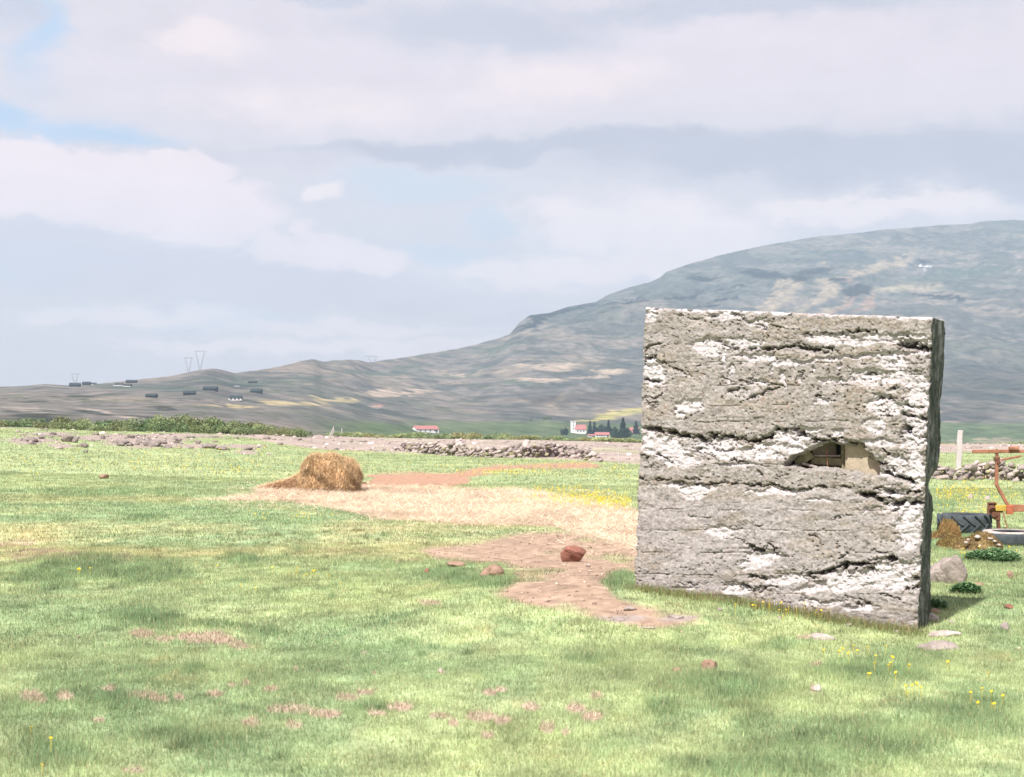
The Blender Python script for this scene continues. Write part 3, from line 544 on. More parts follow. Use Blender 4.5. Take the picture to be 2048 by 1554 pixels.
def relief(cx, cy):
    w1 = fbm(cx/38, cy/26, 5, 201)-.5; w2 = fbm(cx/38+50, cy/26+9, 5, 203)-.5
    X = cx+w1*46; Y = cy+w2*34
    white = np.zeros(cx.shape); rg = fbm(cx/60, cy/22, 5, 207, .6)
    for (a, b, rx, ry) in WHITE: white = np.maximum(white, 1.15*np.exp(-(((X-a)/rx)**2+((Y-b)/ry)**2)*.75))
    for pts, w in WBAND:
        dd, _ = pl_dist(X, Y, pts); white = np.maximum(white, 1.1*np.exp(-(dd/w)**2))
    white = white+.75*(rg-.5)+.35*(fbm(cx/9, cy/7, 3, 209)-.5)
    # general mottling, more on the right-hand third and along old pour lines
    pour = (np.sin((cy+30*fbm(cx/240, cy/200, 3, 211)*4)/34)*.5+.5)
    spread = .10*sst((cx-900)/400)+.05*pour
    wm = sst((white+spread-.24)/.42)
    D = .010*(fbm(cx/60, cy/34, 4, 213)-.5)*2+.0045*(fbm(cx/9, cy/8, 3, 215)-.5)*2*np.where(cy > 870, .7, 1.) + .005*pour
    D = D+wm*(.010+.022*fbm(cx/24, cy/15, 3, 217))+.004*(ridge(cx/50, cy/24, 3, 218)-.5)
    pit = fbm(cx/12, cy/9.5, 3, 219, .55); rough = .35+.65*sst((fbm(cx/150, cy/90, 3, 221)-.42)/.2)
    rough = rough*np.where(cy > 870, np.where(cy < 1100, .45, .8), 1.)
    D = D+.018*sst((.33-pit)/.12)*rough
    seam = cy+10*(fbm(cx/160, cy/160, 3, 223)-.5)*2; sg = np.zeros(cx.shape)
    for y0 in (212, 318, 415, 505, 575, 765, 960, 1052, 1150, 1245, 1335): sg = np.maximum(sg, np.exp(-((seam-y0)/2.2)**2)*sst((fbm(cx/70, np.full(cx.shape, y0*1.), 3, 224)-.42)/.15))
    D = D+.010*sg*(1-wm)
    cr = np.zeros(cx.shape)
    lower = .8*(fbm(cx/18, cy/12, 4, 225)-.5)
    X2 = X+(fbm(cx/7, cy/6, 3, 227)-.5)*16; Y2 = Y+(fbm(cx/9, cy/7, 3, 228)-.5)*18
    gate = .25+.95*sst((fbm(cx/24, cy/20, 3, 229)-.38)/.16)
    for pts, w, dp in CREV:
        dd, sy = pl_dist(X2, Y2, pts)
        g = np.exp(-(dd/(w*(.72+lower)))**2)*gate; D = D+dp*(.62 if dp < .1 else .8)*g
        D = D+gate*dp*.25*np.exp(-np.maximum(sy, 0)/(w*4.2))*(sy > 0)*np.exp(-(np.maximum(dd-sy, 0)/(w*1.2))**2)
        cr = np.maximum(cr, g*min(1, dp/.07))
    ho = polydist(cx+w1*26, cy+w2*20, HOLE)
    D = D+.09*sst((ho+9)/12)
    return D, wm, cr, ho, pit, pour
def concrete_block():
    nu, nv = 520, 540
    TL, TR, BR, BL = (104, 76), (1364, 119), (1299, 1490), (57, 1318)
    u = np.linspace(0, 1, nu); v = np.linspace(0, 1.13, nv); Vv, Uu = np.meshgrid(v, u, indexing='ij')
    L0 = np.array(TL)[None, None]*(1-Vv[..., None])+np.array(BL)*Vv[..., None]; R0 = np.array(TR)[None, None]*(1-Vv[..., None])+np.array(BR)*Vv[..., None]
    P = L0*(1-Uu[..., None])+R0*Uu[..., None]; cx, cy = P[..., 0], P[..., 1]
    D, wm, cr, ho, pit, pour = relief(cx, cy)
    # chipped arrises: edges fall back
    e = np.minimum(np.minimum(Uu*1258, (1-Uu)*1258), Vv*1380)
    chip = fbm(cx/40, cy/32, 4, 231); D = D+(.018*np.exp(-e/6)+.03*np.exp(-e/12)*sst((chip-.52)/.14))
    pos = face3(cx, cy)
    inw = np.array(NIN)[None, None]; xd = np.array([.875, -.485, 0])
    jag = (fbm(cx/34, cy/24, 4, 233)-.5)
    lat = -.03*jag*np.exp(-(1-Uu)*1258/22)+.014*jag*np.exp(-Uu*1258/14)
    pos = pos+inw*D[..., None]+xd*lat[..., None]; pos[..., 2] += .014*jag*np.exp(-Vv*1380/20)
    # colours
    base = np.array([.245,.224,.208]); warm = np.array([.225,.193,.155]); lightc = np.array([.36,.33,.33]); recess_dark = np.array([.085,.085,.075]); smooth = np.array([.30,.275,.28])
    c = np.tile(base, (nv, nu, 1)).astype(float)
    def mx(c, c2, w): return c*(1-w[..., None])+np.array(c2)*w[..., None]
    c = mx(c, smooth, sst((cy-850)/120)*.75*np.clip(1.1-sst((cx-500)/500)*.5, 0, 1))
    c = mx(c, warm, sst((fbm(cx/170, cy/50, 4, 241)-.50)/.14)*.55)
    c = mx(c, [.32,.297,.295], sst((fbm(cx/70, cy/26, 5, 243, .6)-.52)/.1)*.6)
    c = c*(.86+.28*fbm(cx/6, cy/5, 3, 245))[..., None]
    c = mx(c, lightc, sst((pit-.60)/.08)*.55)
    c = mx(c, [.475,.445,.462], wm*(.70+.3*sst((fbm(cx/13, cy/9, 3, 248)-.35)/.2)))
    c = mx(c, recess_dark, sst((cr-.45)/.5)*.45*(1-.3*wm)); c = mx(c, recess_dark, sst((.33-pit)/.06)*.35)  # darker tone in crevices and pits
    c = mx(c, [.30,.13,.07], sst((fbm(cx/7, cy/9, 3, 247)-.80)/.04)*.8)
    lich = sst((cy-(1318+(cx-57)*.14)+70)/60)*sst((fbm(cx/14, cy/9, 4, 249)-.42)/.15); c = mx(c, [.20,.15,.075], lich*.6)
    # the perimeter runs back as the flanks, top and underside
    idx = np.arange(nu*nv).reshape(nv, nu)
    per = np.concatenate([idx[:, 0][::-1], idx[0, 1:], idx[1:, -1], idx[-1, 1:-1][::-1]])   # left up, top, right down, bottom back
    pp = pos.reshape(-1, 3); cc = c.reshape(-1, 3); pcx = cx.ravel()[per]; pcy = cy.ravel()[per]; n = len(per)
    base0 = face3(cx, cy).reshape(-1, 3)[per]
    side = np.concatenate([np.full(nv, 0), np.full(nu-1, 1), np.full(nv-1, 2), np.full(nu-2, 3)])
    outv = np.zeros((n, 3)); outv[side == 0] = -xd; outv[side == 2] = xd; outv[side == 1] = (0, 0, 1); outv[side == 3] = (0, 0, -1)
    arc = np.arange(n)
    nd = 64; rings_p = []; rings_c = []
    for k in range(1, nd+1):
        t = k/nd; w = t*BK; q = w/.0018
        s1 = fbm(arc/70., np.full(n, q/90.), 5, 251)-.5; s2 = fbm(arc/14., np.full(n, q/18.), 4, 253)-.5; s3 = fbm(arc/60., np.full(n, 4.2), 4, 257)-.5
        off = (.026*s1*np.minimum(1, t*5)+.024*s2-.006)*np.where(side == 1, .5, 1.)
        bulge = np.where(side == 2, .022*np.sin(np.clip((pcy-100)/700, 0, 1)*math.pi)*t+.03*s3*t-.01*sst((pcy-900)/200)*t, 0)
        bite = np.where(side == 2, -.05*np.exp(-((pcy-860)/50)**2)*t, 0)
        p = base0*1.0+np.array(NIN)*w+outv*(off+bulge+bite)[:, None]
        if k < 8: p = p*(k/8)+(pp[per]+np.array(NIN)*np.maximum(w-.0, 0))*(1-k/8)
        if k == nd: p = p - outv*.03
        rings_p.append(p)
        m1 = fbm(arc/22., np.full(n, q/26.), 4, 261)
        col = np.tile(np.array([.085,.095,.09]), (n, 1)); wt = sst((m1-.58)/.08)*.5; col = col*(1-wt[:, None])+np.array([.26,.26,.26])*wt[:, None]  # flanks painted dark: shade of the right side is put into the colour
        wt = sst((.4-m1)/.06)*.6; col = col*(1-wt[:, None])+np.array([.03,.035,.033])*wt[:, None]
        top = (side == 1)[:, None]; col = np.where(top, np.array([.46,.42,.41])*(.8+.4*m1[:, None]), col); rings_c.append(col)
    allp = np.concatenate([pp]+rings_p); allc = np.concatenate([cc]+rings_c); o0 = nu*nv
    hole = (ho > 3)
    hf = hole[:-1, :-1] & hole[1:, :-1] & hole[:-1, 1:] & hole[1:, 1:]
    q = np.stack([idx[:-1, :-1], idx[1:, :-1], idx[1:, 1:], idx[:-1, 1:]], -1)[~hf]
    faces = [q.reshape(-1, 4)]
    prev = per
    for k in range(nd):
        cur = o0+k*n+np.arange(n); faces.append(np.stack([prev, np.roll(prev, -1), np.roll(cur, -1), cur], 1)); prev = cur
    # back: left column against right column rows
    lastp = rings_p[-1]; ctr = lastp.mean(0); allp = np.concatenate([allp, ctr[None]]); allc = np.concatenate([allc, [[.2,.19,.17]]]); ci = len(allp)-1
    a = prev; b = np.roll(prev, -1); faces.append(np.stack([a, b, np.full(n, ci), np.full(n, ci)], 1)[:0])
    bk = np.stack([a, b, np.full(n, ci)], 1)
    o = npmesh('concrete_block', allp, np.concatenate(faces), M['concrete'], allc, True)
    bm = bmesh.new(); bm.from_mesh(o.data); bm.verts.ensure_lookup_table()
    for t in bk:
        try: bm.faces.new([bm.verts[int(i)] for i in t])
        except ValueError: pass
    bm.to_mesh(o.data); bm.free()
    tag(o, 'tall weathered grey concrete block with crumbling layers and a ragged hole', 'concrete block')
    return o
concrete_block()
CRUMBS = []
def bpos(cx, cy, w): return Vector(face3(np.array([float(cx)]), np.array([float(cy)]))[0])+NIN*w
for i, (qx, qy, w_, h_, lb) in enumerate([(1700,1254,14,7,'small crumb of concrete fallen at the foot of the block, right of its middle'),(1795,1268,16,8,'crumb of concrete at the foot of the block near its right corner'),(1440,1222,12,6,'crumb of concrete at the foot of the left part of the block'),(1560,1238,10,5,'tiny crumb of concrete below the middle of the block')]): CRUMBS.append((qx, qy, w_, h_, lb, 120+i))
def cavity():
    """the hollow behind the ragged hole, with what is left in it"""
    bm = bmesh.new()
    x0, x1, y0, y1 = 640, 1230, 560, 880
    q = [(x0, y0), (x1, y0), (x1, y1), (x0, y1)]
    fr = [bm.verts.new(bpos(*c, .075)) for c in q]; bk = [bm.verts.new(bpos(*c, .42)) for c in q]
    bm.faces.new(bk[::-1])
    for i in range(4): bm.faces.new((fr[i], fr[(i+1) % 4], bk[(i+1) % 4], bk[i]))
    lining = bmobj('hollow_lining', bm, M['tan'])
    return lining
blk = bpy.data.objects['concrete_block']
lin = cavity(); lin.parent = blk
def pbar(bm, a, b, w, h=None, wd=.3, bev=.004): bm_box(bm, bpos(*a, wd), bpos(*b, wd), w, h, bev)
bm = bmesh.new()
# slab of sound concrete on the right of the hole
sl_ = [(968,640),(1062,640),(1108,745),(1150,800),(1152,860),(968,860)]
f0 = [bm.verts.new(bpos(a, b, .115)) for a, b in sl_]; f1 = [bm.verts.new(bpos(a, b, .22)) for a, b in sl_]
bm.faces.new(f0); bm.faces.new(f1[::-1])
for i in range(6): bm.faces.new((f0[i], f1[i], f1[(i+1) % 6], f0[(i+1) % 6]))
o = bmobj('inner_slab', bm, M['tan']); o.parent = blk
tf = empty('timber_frame', bpos(880, 800, .33)); tag(tf, 'old greenish timbers standing inside the hole of the concrete block', 'timber frame')
mw = Matrix.Translation(tf.location).inverted()
def tpart(name, m, fn):
    bm = bmesh.new(); fn(bm); bmesh.ops.transform(bm, matrix=mw, verts=bm.verts); return bmobj(name, bm, m, tf)
tpart('post', M['timber'], lambda bm: pbar(bm, (951,640), (953,850), .045, .05, .19))
tpart('beam', M['timber'], lambda bm: pbar(bm, (802,748), (945,757), .05, .062, .22))
tpart('ledge', M['pale'], lambda bm: pbar(bm, (790,727), (938,728), .03, .012, .19))
tpart('board', M['timber'], lambda bm: pbar(bm, (742,764), (812,716), .02, .075, .16))
tpart('board', M['pale'], lambda bm: pbar(bm, (775,760), (860,785), .025, .02, .14))
tpart('panel', M['tan'], lambda bm: pbar(bm, (850,655), (850,750), .19, .01, .27))
tpart('dark_square', M['cabd'], lambda bm: pbar(bm, (921,672), (921,719), .065, .012, .30))  # dark sheet for the dark square between panel and post
tpart('rusty_rod', M['rust'], lambda bm: pbar(bm, (880,700), (884,780), .006, .006, .15, 0))
# stones set in a pile of litter under the timbers
# ------------------------------------------------------------------ hay heap
def hay_heap():
    c = at(664, 983); sc = c.y/F     # metres per photo unit
    V = ICO[5][0].copy(); Fa = ICO[5][1]
    x, y, z = V.T
    e = 4.2; rr = (np.abs(x)**e+np.abs(y)**e+np.abs(z)**e)**(-1/e); V = V*rr[:, None]; x, y, z = V.T
    X = x*57*sc; Y = y*48*sc; Z = (z*.5+.5)*80*sc
    k = 1-.16*np.clip(z, 0, 1); X = X*k + (-4*sc)*z*0
    Z = Z*(1-.16*sst((x+.3)/1.3)-.10*sst((-x-.7)/.3)); Z = Z+.05*(fbm(X*5, Y*5, 3, 301)-.5)*(z > 0)*2
    nn = fbm(X*4+Z*3, Z*5+Y*4, 5, 303)-.5; P = np.stack([X*(1+.3*nn)-.06*(1-Z/.9), Y*(1+.3*nn), Z*(1+.25*nn)-.05], 1)
    o = npmesh('hay_heap', P, Fa, M['hay'], None, True, loc=c)
    n = 42000; i = RNG.integers(0, len(Fa), n); w = RNG.dirichlet((1, 1, 1), n); tri = P[Fa[i]]; Q = (tri*w[..., None]).sum(1)
    nrm = np.cross(tri[:, 1]-tri[:, 0], tri[:, 2]-tri[:, 0]); nrm /= np.linalg.norm(nrm, axis=1)[:, None]+1e-9
    dr = RNG.normal(size=(n, 3)); dr[:, 2] -= .5; dr -= nrm*(dr*nrm).sum(1)[:, None]*.8; dr /= np.linalg.norm(dr, axis=1)[:, None]; dr = dr+nrm*np.abs(RNG.normal(0, .16, n))[:, None]
    cc = np.array([.62,.46,.285])*RNG.lognormal(0, .3, n)[:, None]; cc = cc*np.clip(.55+.9*fbm(Q[:, 0]*5+Q[:, 2]*4, Q[:, 2]*7, 3, 305), .4, 1.3)[:, None]
    b = blades('straw', Q+nrm*.005, RNG.uniform(.06, .17, n), RNG.uniform(.007, .013, n), cc, M['straw'], up=dr); b.parent = o
    # low skirt trailing to the left
    tag(o, 'brown upright heap of hay standing on the pale strewn hay', 'hay heap')
    n = 70000; u = RNG.random(n)**.8; qx = 650-u*125; hw = 34*(1-u)**.8+6; hz = 60*(1-u)**1.3+3
    a = RNG.uniform(-1, 1, n); px = qx; X = (px-CX)*sc; Y = c.y+a*hw*sc*1.2; Z = H(X, Y)+hz*sc*(1-a*a)*RNG.uniform(0, 1.03, n)**.35
    an = RNG.uniform(0, 6.28, n); t = RNG.normal(-.1, .25, n); up = np.stack([np.cos(an)*np.cos(t), np.sin(an)*np.cos(t), np.sin(t)], 1)
    cc = np.array([.66,.49,.33])*RNG.lognormal(0, .28, n)[:, None]
    tag(blades('hay_drift', np.stack([X, Y, Z], 1), RNG.uniform(.08, .2, n), RNG.uniform(.008, .016, n), cc, M['straw'], up=up), 'low drift of loose hay sloping off the left of the brown heap', 'hay', kind='stuff')
hay_heap()

# ------------------------------------------------------------------ stones
def rock(px, py, w, h, m, label, cat='stone', name='stone', seed=None, dy=1., rz=None, sink=.3, group=None, sub=4, rough=.25, zoff=0):
    """stone whose outline spans w x h photo units with its foot at (px, py)"""
    c = at(px, py); sc = c.y/F; seed = seed if seed is not None else int(px*7+py) % 97
    V, Fa = rockverts(sub, seed, rough); a = V.min(0); b = V.max(0); V = (V-(a+b)/2)/(b-a)
    wv = w*sc; hv = h*sc; V = V*np.array([wv, wv*dy, hv*(1+sink)]); V[:, 2] += hv*(1+sink)/2-hv*sink
    o = npmesh(name, V, Fa, m, None, True, loc=(c.x, c.y+wv*dy*.4, c.z+zoff)); tag(o, label, cat, group); return o
rock(1147, 1124, 52, 32, M['red'], 'dark red scoria rock on the bare earth left of the concrete block', name='red_rock', seed=5, dy=.8)
rock(983, 1157, 52, 27, M['brown'], 'reddish brown clod on the turf at the edge of the bare earth', 'clod', 'earth_clod', seed=6, rough=.35)
rock(912, 1135, 40, 12, M['brown'], 'low pinkish earth clod left of the larger reddish clod', 'clod', 'earth_clod', seed=8)
rock(853, 1150, 13, 12, M['red'], 'tiny red stone in the grass left of the earth clods', seed=9, sub=3)
rock(1177, 1134, 10, 6, M['pale'], 'tiny white pebble at the foot of the red scoria rock', seed=10, sub=3)
rock(206, 958, 20, 10, M['brown'], 'lone brown stone in the flowery grass far left', seed=12, sub=3)
rock(538, 910, 9, 6, M['pale'], 'small white stone in the grass above left of the hay heap', seed=13, sub=3)
rock(727, 972, 12, 8, M['rust_dark'], 'dark clod beside the right foot of the hay heap', 'clod', 'earth_clod', seed=14, sub=3)
rock(1422, 1342, 34, 22, M['brown'], 'reddish brown stone in the near grass below the concrete block', seed=15)
rock(1355, 1345, 20, 9, M['brown'], 'small pinkish stone left of the reddish brown stone below the block', seed=16, sub=3)
rock(1899, 1168, 78, 58, M['rock'], 'big rough grey boulder leaning behind the right side of the block', 'boulder', 'boulder', seed=58, dy=.7, rough=.5, sub=5)
rock(1867, 1243, 30, 16, M['pale'], 'knobbly pale stone at the right foot of the concrete block', seed=18)
rock(1905, 1247, 11, 6, M['pale'], 'little white stone right of the knobbly stone by the block', seed=19, sub=3)
rock(1893, 1274, 70, 12, M['pale'], 'long flat whitish stone in the grass right of the block', seed=20, dy=.5, sink=1)
rock(1880, 1302, 88, 18, M['rock'], 'long low grey stone half sunk below the flat whitish stone', seed=21, dy=.5, sink=1)
rock(2012, 1262, 18, 17, M['rock'], 'upright small grey stone near the right edge', seed=22, sub=3)
rock(2019, 1218, 16, 9, M['red'], 'small red stone near the right edge', seed=23, sub=3)
rock(2022, 1158, 12, 16, M['brown'], 'small brown stone below the leafy plants at the right edge', seed=24, sub=3)
rock(1942, 999, 11, 12, M['pale'], 'white pointed stone among yellow flowers before the right stone wall', seed=25, sub=3)
rock(1976, 1000, 12, 8, M['pale'], 'pinkish flat stone right of the white pointed stone', seed=26, sub=3)
rock(1295, 1258, 34, 4, M['pale'], 'thin pale slab at the grass edge below the block corner', seed=27, dy=.5, sub=3)
rock(1238, 1243, 26, 7, M['rock'], 'flat grey stone in the bare earth below the block corner', seed=28, dy=.6, sub=3, sink=1)
rock(1352, 1238, 34, 7, M['rock'], 'flat bluish grey stone before the left end of the block', seed=29, dy=.6, sub=3, sink=1)
rock(1645, 1280, 54, 12, M['pale'], 'flat pale stone in the grass before the middle of the block', seed=30, dy=.6, sub=3, sink=1)
rock(1262, 1222, 30, 10, M['rock'], 'rounded grey stone under the left corner of the block', seed=31, sub=3, sink=.8)
rock(1634, 1383, 22, 12, M['pale'], 'small pale stone alone in the right foreground grass', seed=32, sub=3)
rock(1960, 1175, 18, 9, M['brown'], 'small brown stone right of the boulder', seed=34, sub=3)
rock(881, 1346, 10, 9, M['pale'], 'small white stone in the middle foreground grass', seed=35, sub=3)
rock(1873, 1228, 24, 10, M['brown'], 'mossy brown lump in the block\'s shadow beside the boulder', seed=36, sub=3)
for qx, qy, w_, h_, lb, sd_ in CRUMBS: rock(qx, qy, w_, h_, M['rock'], lb, 'stone', 'concrete_crumb', seed=sd_, sub=3)
k = 0
for (px, py, w, h) in [(132,884,26,14),(148,886,14,14),(60,884,24,10),(82,878,12,8),(238,888,34,8),(165,895,20,10),(205,878,12,8),(300,893,40,14),(258,892,14,7),(280,886,24,10),(322,888,22,8),(335,897,16,8),(418,897,30,10),(440,900,22,7),(495,900,22,7),(240,892,18,8),(395,888,10,7),(380,876,18,5),(270,873,14,5),(190,870,12,5),(100,875,10,6),(355,882,14,6),(170,905,10,5),(558,890,14,6),(672,900,10,5),(595,880,16,5)]:
    k += 1
    rock(px, py, w, h, M['lava'], ('broad' if w > 23 else 'small' if w < 15 else 'middling')+' grey lava stone '+('near the left edge of the rise' if px < 175 else 'in the rubble on the middle of the rise' if px < 345 else 'on the right part of the rise'), name='lava_stone', seed=40+k, sub=3, group='lava stones '+('near the left edge of the rise' if px < 175 else 'in the rubble on the middle of the rise' if px < 345 else 'on the right part of the rise')+(', broad' if w > 23 else ', small' if w < 15 else ', middling'))

def stone_wall(name, pts, label, hs, seed, extra=()):
    """pts: photo positions along the foot; hs: height in photo units at each"""
    rg = np.random.default_rng(seed); prot = [rockverts(2, 300+s, .45, 12) for s in range(10)]; Vs, Fs, Cs = [], [], []; o = 0
    base = [at(*p) for p in pts]; xs = np.array([b.x for b in base]); ys = np.array([b.y for b in base]); hh = np.array([h*b.y/F for h, b in zip(hs, base)])
    L = np.concatenate([[0], np.cumsum(np.hypot(np.diff(xs), np.diff(ys)))])
    s = 0
    def put(x, y, z, r, fl):
        nonlocal o
        V0, F0 = prot[rg.integers(10)]; th = rg.uniform(0, 6.28); tl = rg.normal(0, .35); v = V0*np.array([r*rg.uniform(.9, 1.5), r*rg.uniform(.8, 1.1), r*fl])
        v = np.stack([v[:, 0], v[:, 1]*math.cos(tl)-v[:, 2]*math.sin(tl), v[:, 1]*math.sin(tl)+v[:, 2]*math.cos(tl)], 1)
        v = np.stack([v[:, 0]*math.cos(th*.12)-v[:, 2]*math.sin(th*.12), v[:, 1], v[:, 0]*math.sin(th*.12)+v[:, 2]*math.cos(th*.12)], 1)+[x, y, z]
        g = rg.lognormal(0, .25); col = np.array([.33,.28,.265]) if rg.random() > .12 else np.array([.24,.22,.13])
        Vs.append(v); Fs.append(F0+o); o += len(v); Cs.append(np.tile(col*g, (len(v), 1)))
    while s < L[-1]:
        x = np.interp(s, L, xs); y = np.interp(s, L, ys); h = max(.08, np.interp(s, L, hh)*(1+.5*(fbm(np.array([s/1.1]), np.array([seed*1.]), 3, 3)[0]-.5))); z = gz(x, y)
        for row in (0, 1):
            zz = .0
            while zz < h*(1 if row == 0 else .9):
                r = rg.uniform(.07, .17)*(.8 if rg.random() < .5 else 1.1); put(x+rg.normal(0, .08), y+row*.35+rg.normal(0, .06)+zz*.12, z+zz+r*.3, r, rg.uniform(.45, .7)); zz += r*1.08
        s += rg.uniform(.14, .24)
    for _ in range(int(L[-1]*1.4)):
        q = rg.uniform(0, L[-1]); x = np.interp(q, L, xs)+rg.normal(0, .3); y = np.interp(q, L, ys)-rg.uniform(.2, .9); r = rg.uniform(.04, .12); put(x, y, gz(x, y)+r*.2, r, .6)
    for (px, py, r) in extra:
        p = at(px, py+14); put(p.x, p.y+.3, p.z+(14)*p.y/F, r, .8)
    o_ = npmesh(name, np.concatenate(Vs), np.concatenate(Fs), M['moss'], np.concatenate(Cs)); tag(o_, label, 'stone wall')
stone_wall('stone_wall', [(785,902),(830,904),(885,910),(930,913),(990,915),(1050,915),(1110,914),(1160,916),(1178,920),(1200,924)], 'tumbled dry stone wall of pale lava rocks across the middle of the field', [7,17,21,20,16,20,26,17,24,4], 5, [(912,894,.28),(1030,897,.36),(1048,896,.36),(1150,894,.2)])
stone_wall('stone_wall', [(1840,955),(1880,958),(1925,960),(1980,957),(2030,962),(2100,966)], 'dry stone wall behind the rusty machine at the right edge', [24,26,25,28,26,26], 6)

# ------------------------------------------------------------------ posts and wires
def post(px, py, top, w, name, label, lean=0, cat='post', m='white_wood', flat=False):
    b = at(px, py); sc = b.y/F; hgt = (py-top)*sc; bm = bmesh.new()
    if w*sc > .06:
        bm_box(bm, (0, 0, -.2), (lean*sc, 0, hgt), w*sc, w*sc*.7, w*sc*.12)
        bmesh.ops.subdivide_edges(bm, edges=[e for e in bm.edges if e.calc_length() > .3], cuts=6)
        for v in bm.verts: v.co.x += .012*math.sin(v.co.z*5+v.co.y*9); v.co.y += .01*math.sin(v.co.z*7)
    else: bm_tube(bm, [(0, 0, -.1), (lean*sc*.5+.004, 0, hgt*.5), (lean*sc, 0, hgt)], [w*sc/2, w*sc/2, w*sc*.42], 8)
    return tag(bmobj(name, bm, M[m], loc=b), label, cat)
post(1916, 934, 861, 10, 'wooden_post', 'thick weathered white wooden post standing behind the right stone wall', lean=5)
post(1238, 927, 886, 2.6, 'fence_post', 'slim white fence post at the left edge of the concrete block', lean=-2)
post(903, 1036, 1012, 1.2, 'thin_stake', 'thin pale stake poking out of the strewn hay', cat='stake')
for i, (px, py, top, w, ln, lb) in enumerate([(656,874,853,2.6,12,'longest leaning white post of the broken fence beyond the field'),(662,872,858,2,6,'short leaning white post beside the longest one in the broken fence'),(683,868,857,1.8,1,'upright thin white post right of the leaning broken fence posts'),(667,872,864,1.6,9,'lowest crooked stick of the broken fence beyond the field')]):
    post(px, py, top, w, 'fence_post', lb, lean=ln)
# wire from the slim post
a = at(1238, 927); b = at(1190, 920); bm = bmesh.new()
bm_tube(bm, [(a.x-.02, a.y, a.z+.68), ((a.x+b.x)/2, (a.y+b.y)/2, (a.z+b.z)/2+.62), (b.x, b.y, b.z+.62)], .006, 5)
tag(bmobj('fence_wire', bm, M['steel']), 'thin wire stretched from the slim fence post towards the stone wall', 'wire')

# ------------------------------------------------------------------ rusty machine, tyres, turf at the right edge
def machine():
    g = at(1994, 1060); t = empty('farm_machine', g); tag(t, 'rusty red hay turner frame standing at the right edge of the field', 'farm machine')
    sc = g.y/F
    def q(px, py, dy=0.): return Vector(((px-1994)*sc, dy, (1060-py)*sc))
    def part(name, m, *bars, par=t, bev=.006):
        bm = bmesh.new()
        for a, b, w, h in bars: bm_box(bm, a, b, w*sc, h*sc, bev)
        return bmobj(name, bm, M[m], par)
    part('top_bar', 'rust', (q(1945,903), q(2150,902), 7, 7))
    part('mast', 'rust', (q(1994,912), q(1992.5,972), 6, 7), (q(1992.5,969), q(2017,1013), 6, 6))
    bm = bmesh.new(); bm_tube(bm, [q(1993,898), q(1994,914)], [.018, .026], 10); bm_box(bm, q(1988,918), q(1999,918), 9*sc, 7*sc, .006); bm_tube(bm, [q(1996,925,-.04), q(1996,925,.04)], .03, 8); bmobj('pivot', bm, M['rust_dark'], t)
    part('stay', 'rust', (q(1999,920,-.05), q(2040,912,-.05), 3, 4))
    bm = bmesh.new(); bm_tube(bm, [q(2016,897,-.04), q(2035,897,-.04)], .03, 10); bm_box(bm, q(2022,897), q(2024,906), 6*sc, 6*sc); bmobj('spring_hook', bm, M['rust'], t)
    part('cross_beam', 'yellow', (q(1989,1016), q(2013,1016), 14, 12))
    part('cross_beam', 'rust', (q(2022,1016), q(2150,1018), 12, 14))
    part('clamp', 'orange', (q(2010,1019,-.06), q(2023,1019,-.06), 10, 18))
    part('bracket', 'rust_dark', (q(1976,1006), q(1992,1006), 10, 3), (q(1978,1006), q(1977,1034), 6, 4), (q(1990,1006), q(1990,1038), 6, 3), (q(1977,1022), q(2006,1024), 5, 3), (q(1978,1033), q(1998,1040), 5, 3))
    bm = bmesh.new(); bm_tube(bm, [q(1983,1012,.03), q(1983,1020,-.05)], .045, 12); bm_tube(bm, [q(1987,1028,.03), q(1987,1029,-.05)], .04, 12); bmobj('gearbox', bm, M['rust_dark'], t)
    part('leg', 'rust_dark', (q(1995,1022), q(1994,1040), 10, 10), (q(1996,1040), q(1998,1062), 6, 7))
    part('leg', 'rust', (q(2110,1022), q(2112,1064), 7, 7))
    bm = bmesh.new(); bm_tube(bm, [q(2004,1024,-.05), q(2008,1040,-.05), q(2012,1056,-.05)], .009, 6); bmobj('tine', bm, M['rust'], t)
    bm = bmesh.new(); bm_tube(bm, [q(2060,1024,-.05), q(2064,1040,-.05), q(2068,1058,-.05)], .009, 6); bmobj('tine', bm, M['rust'], t)
machine()
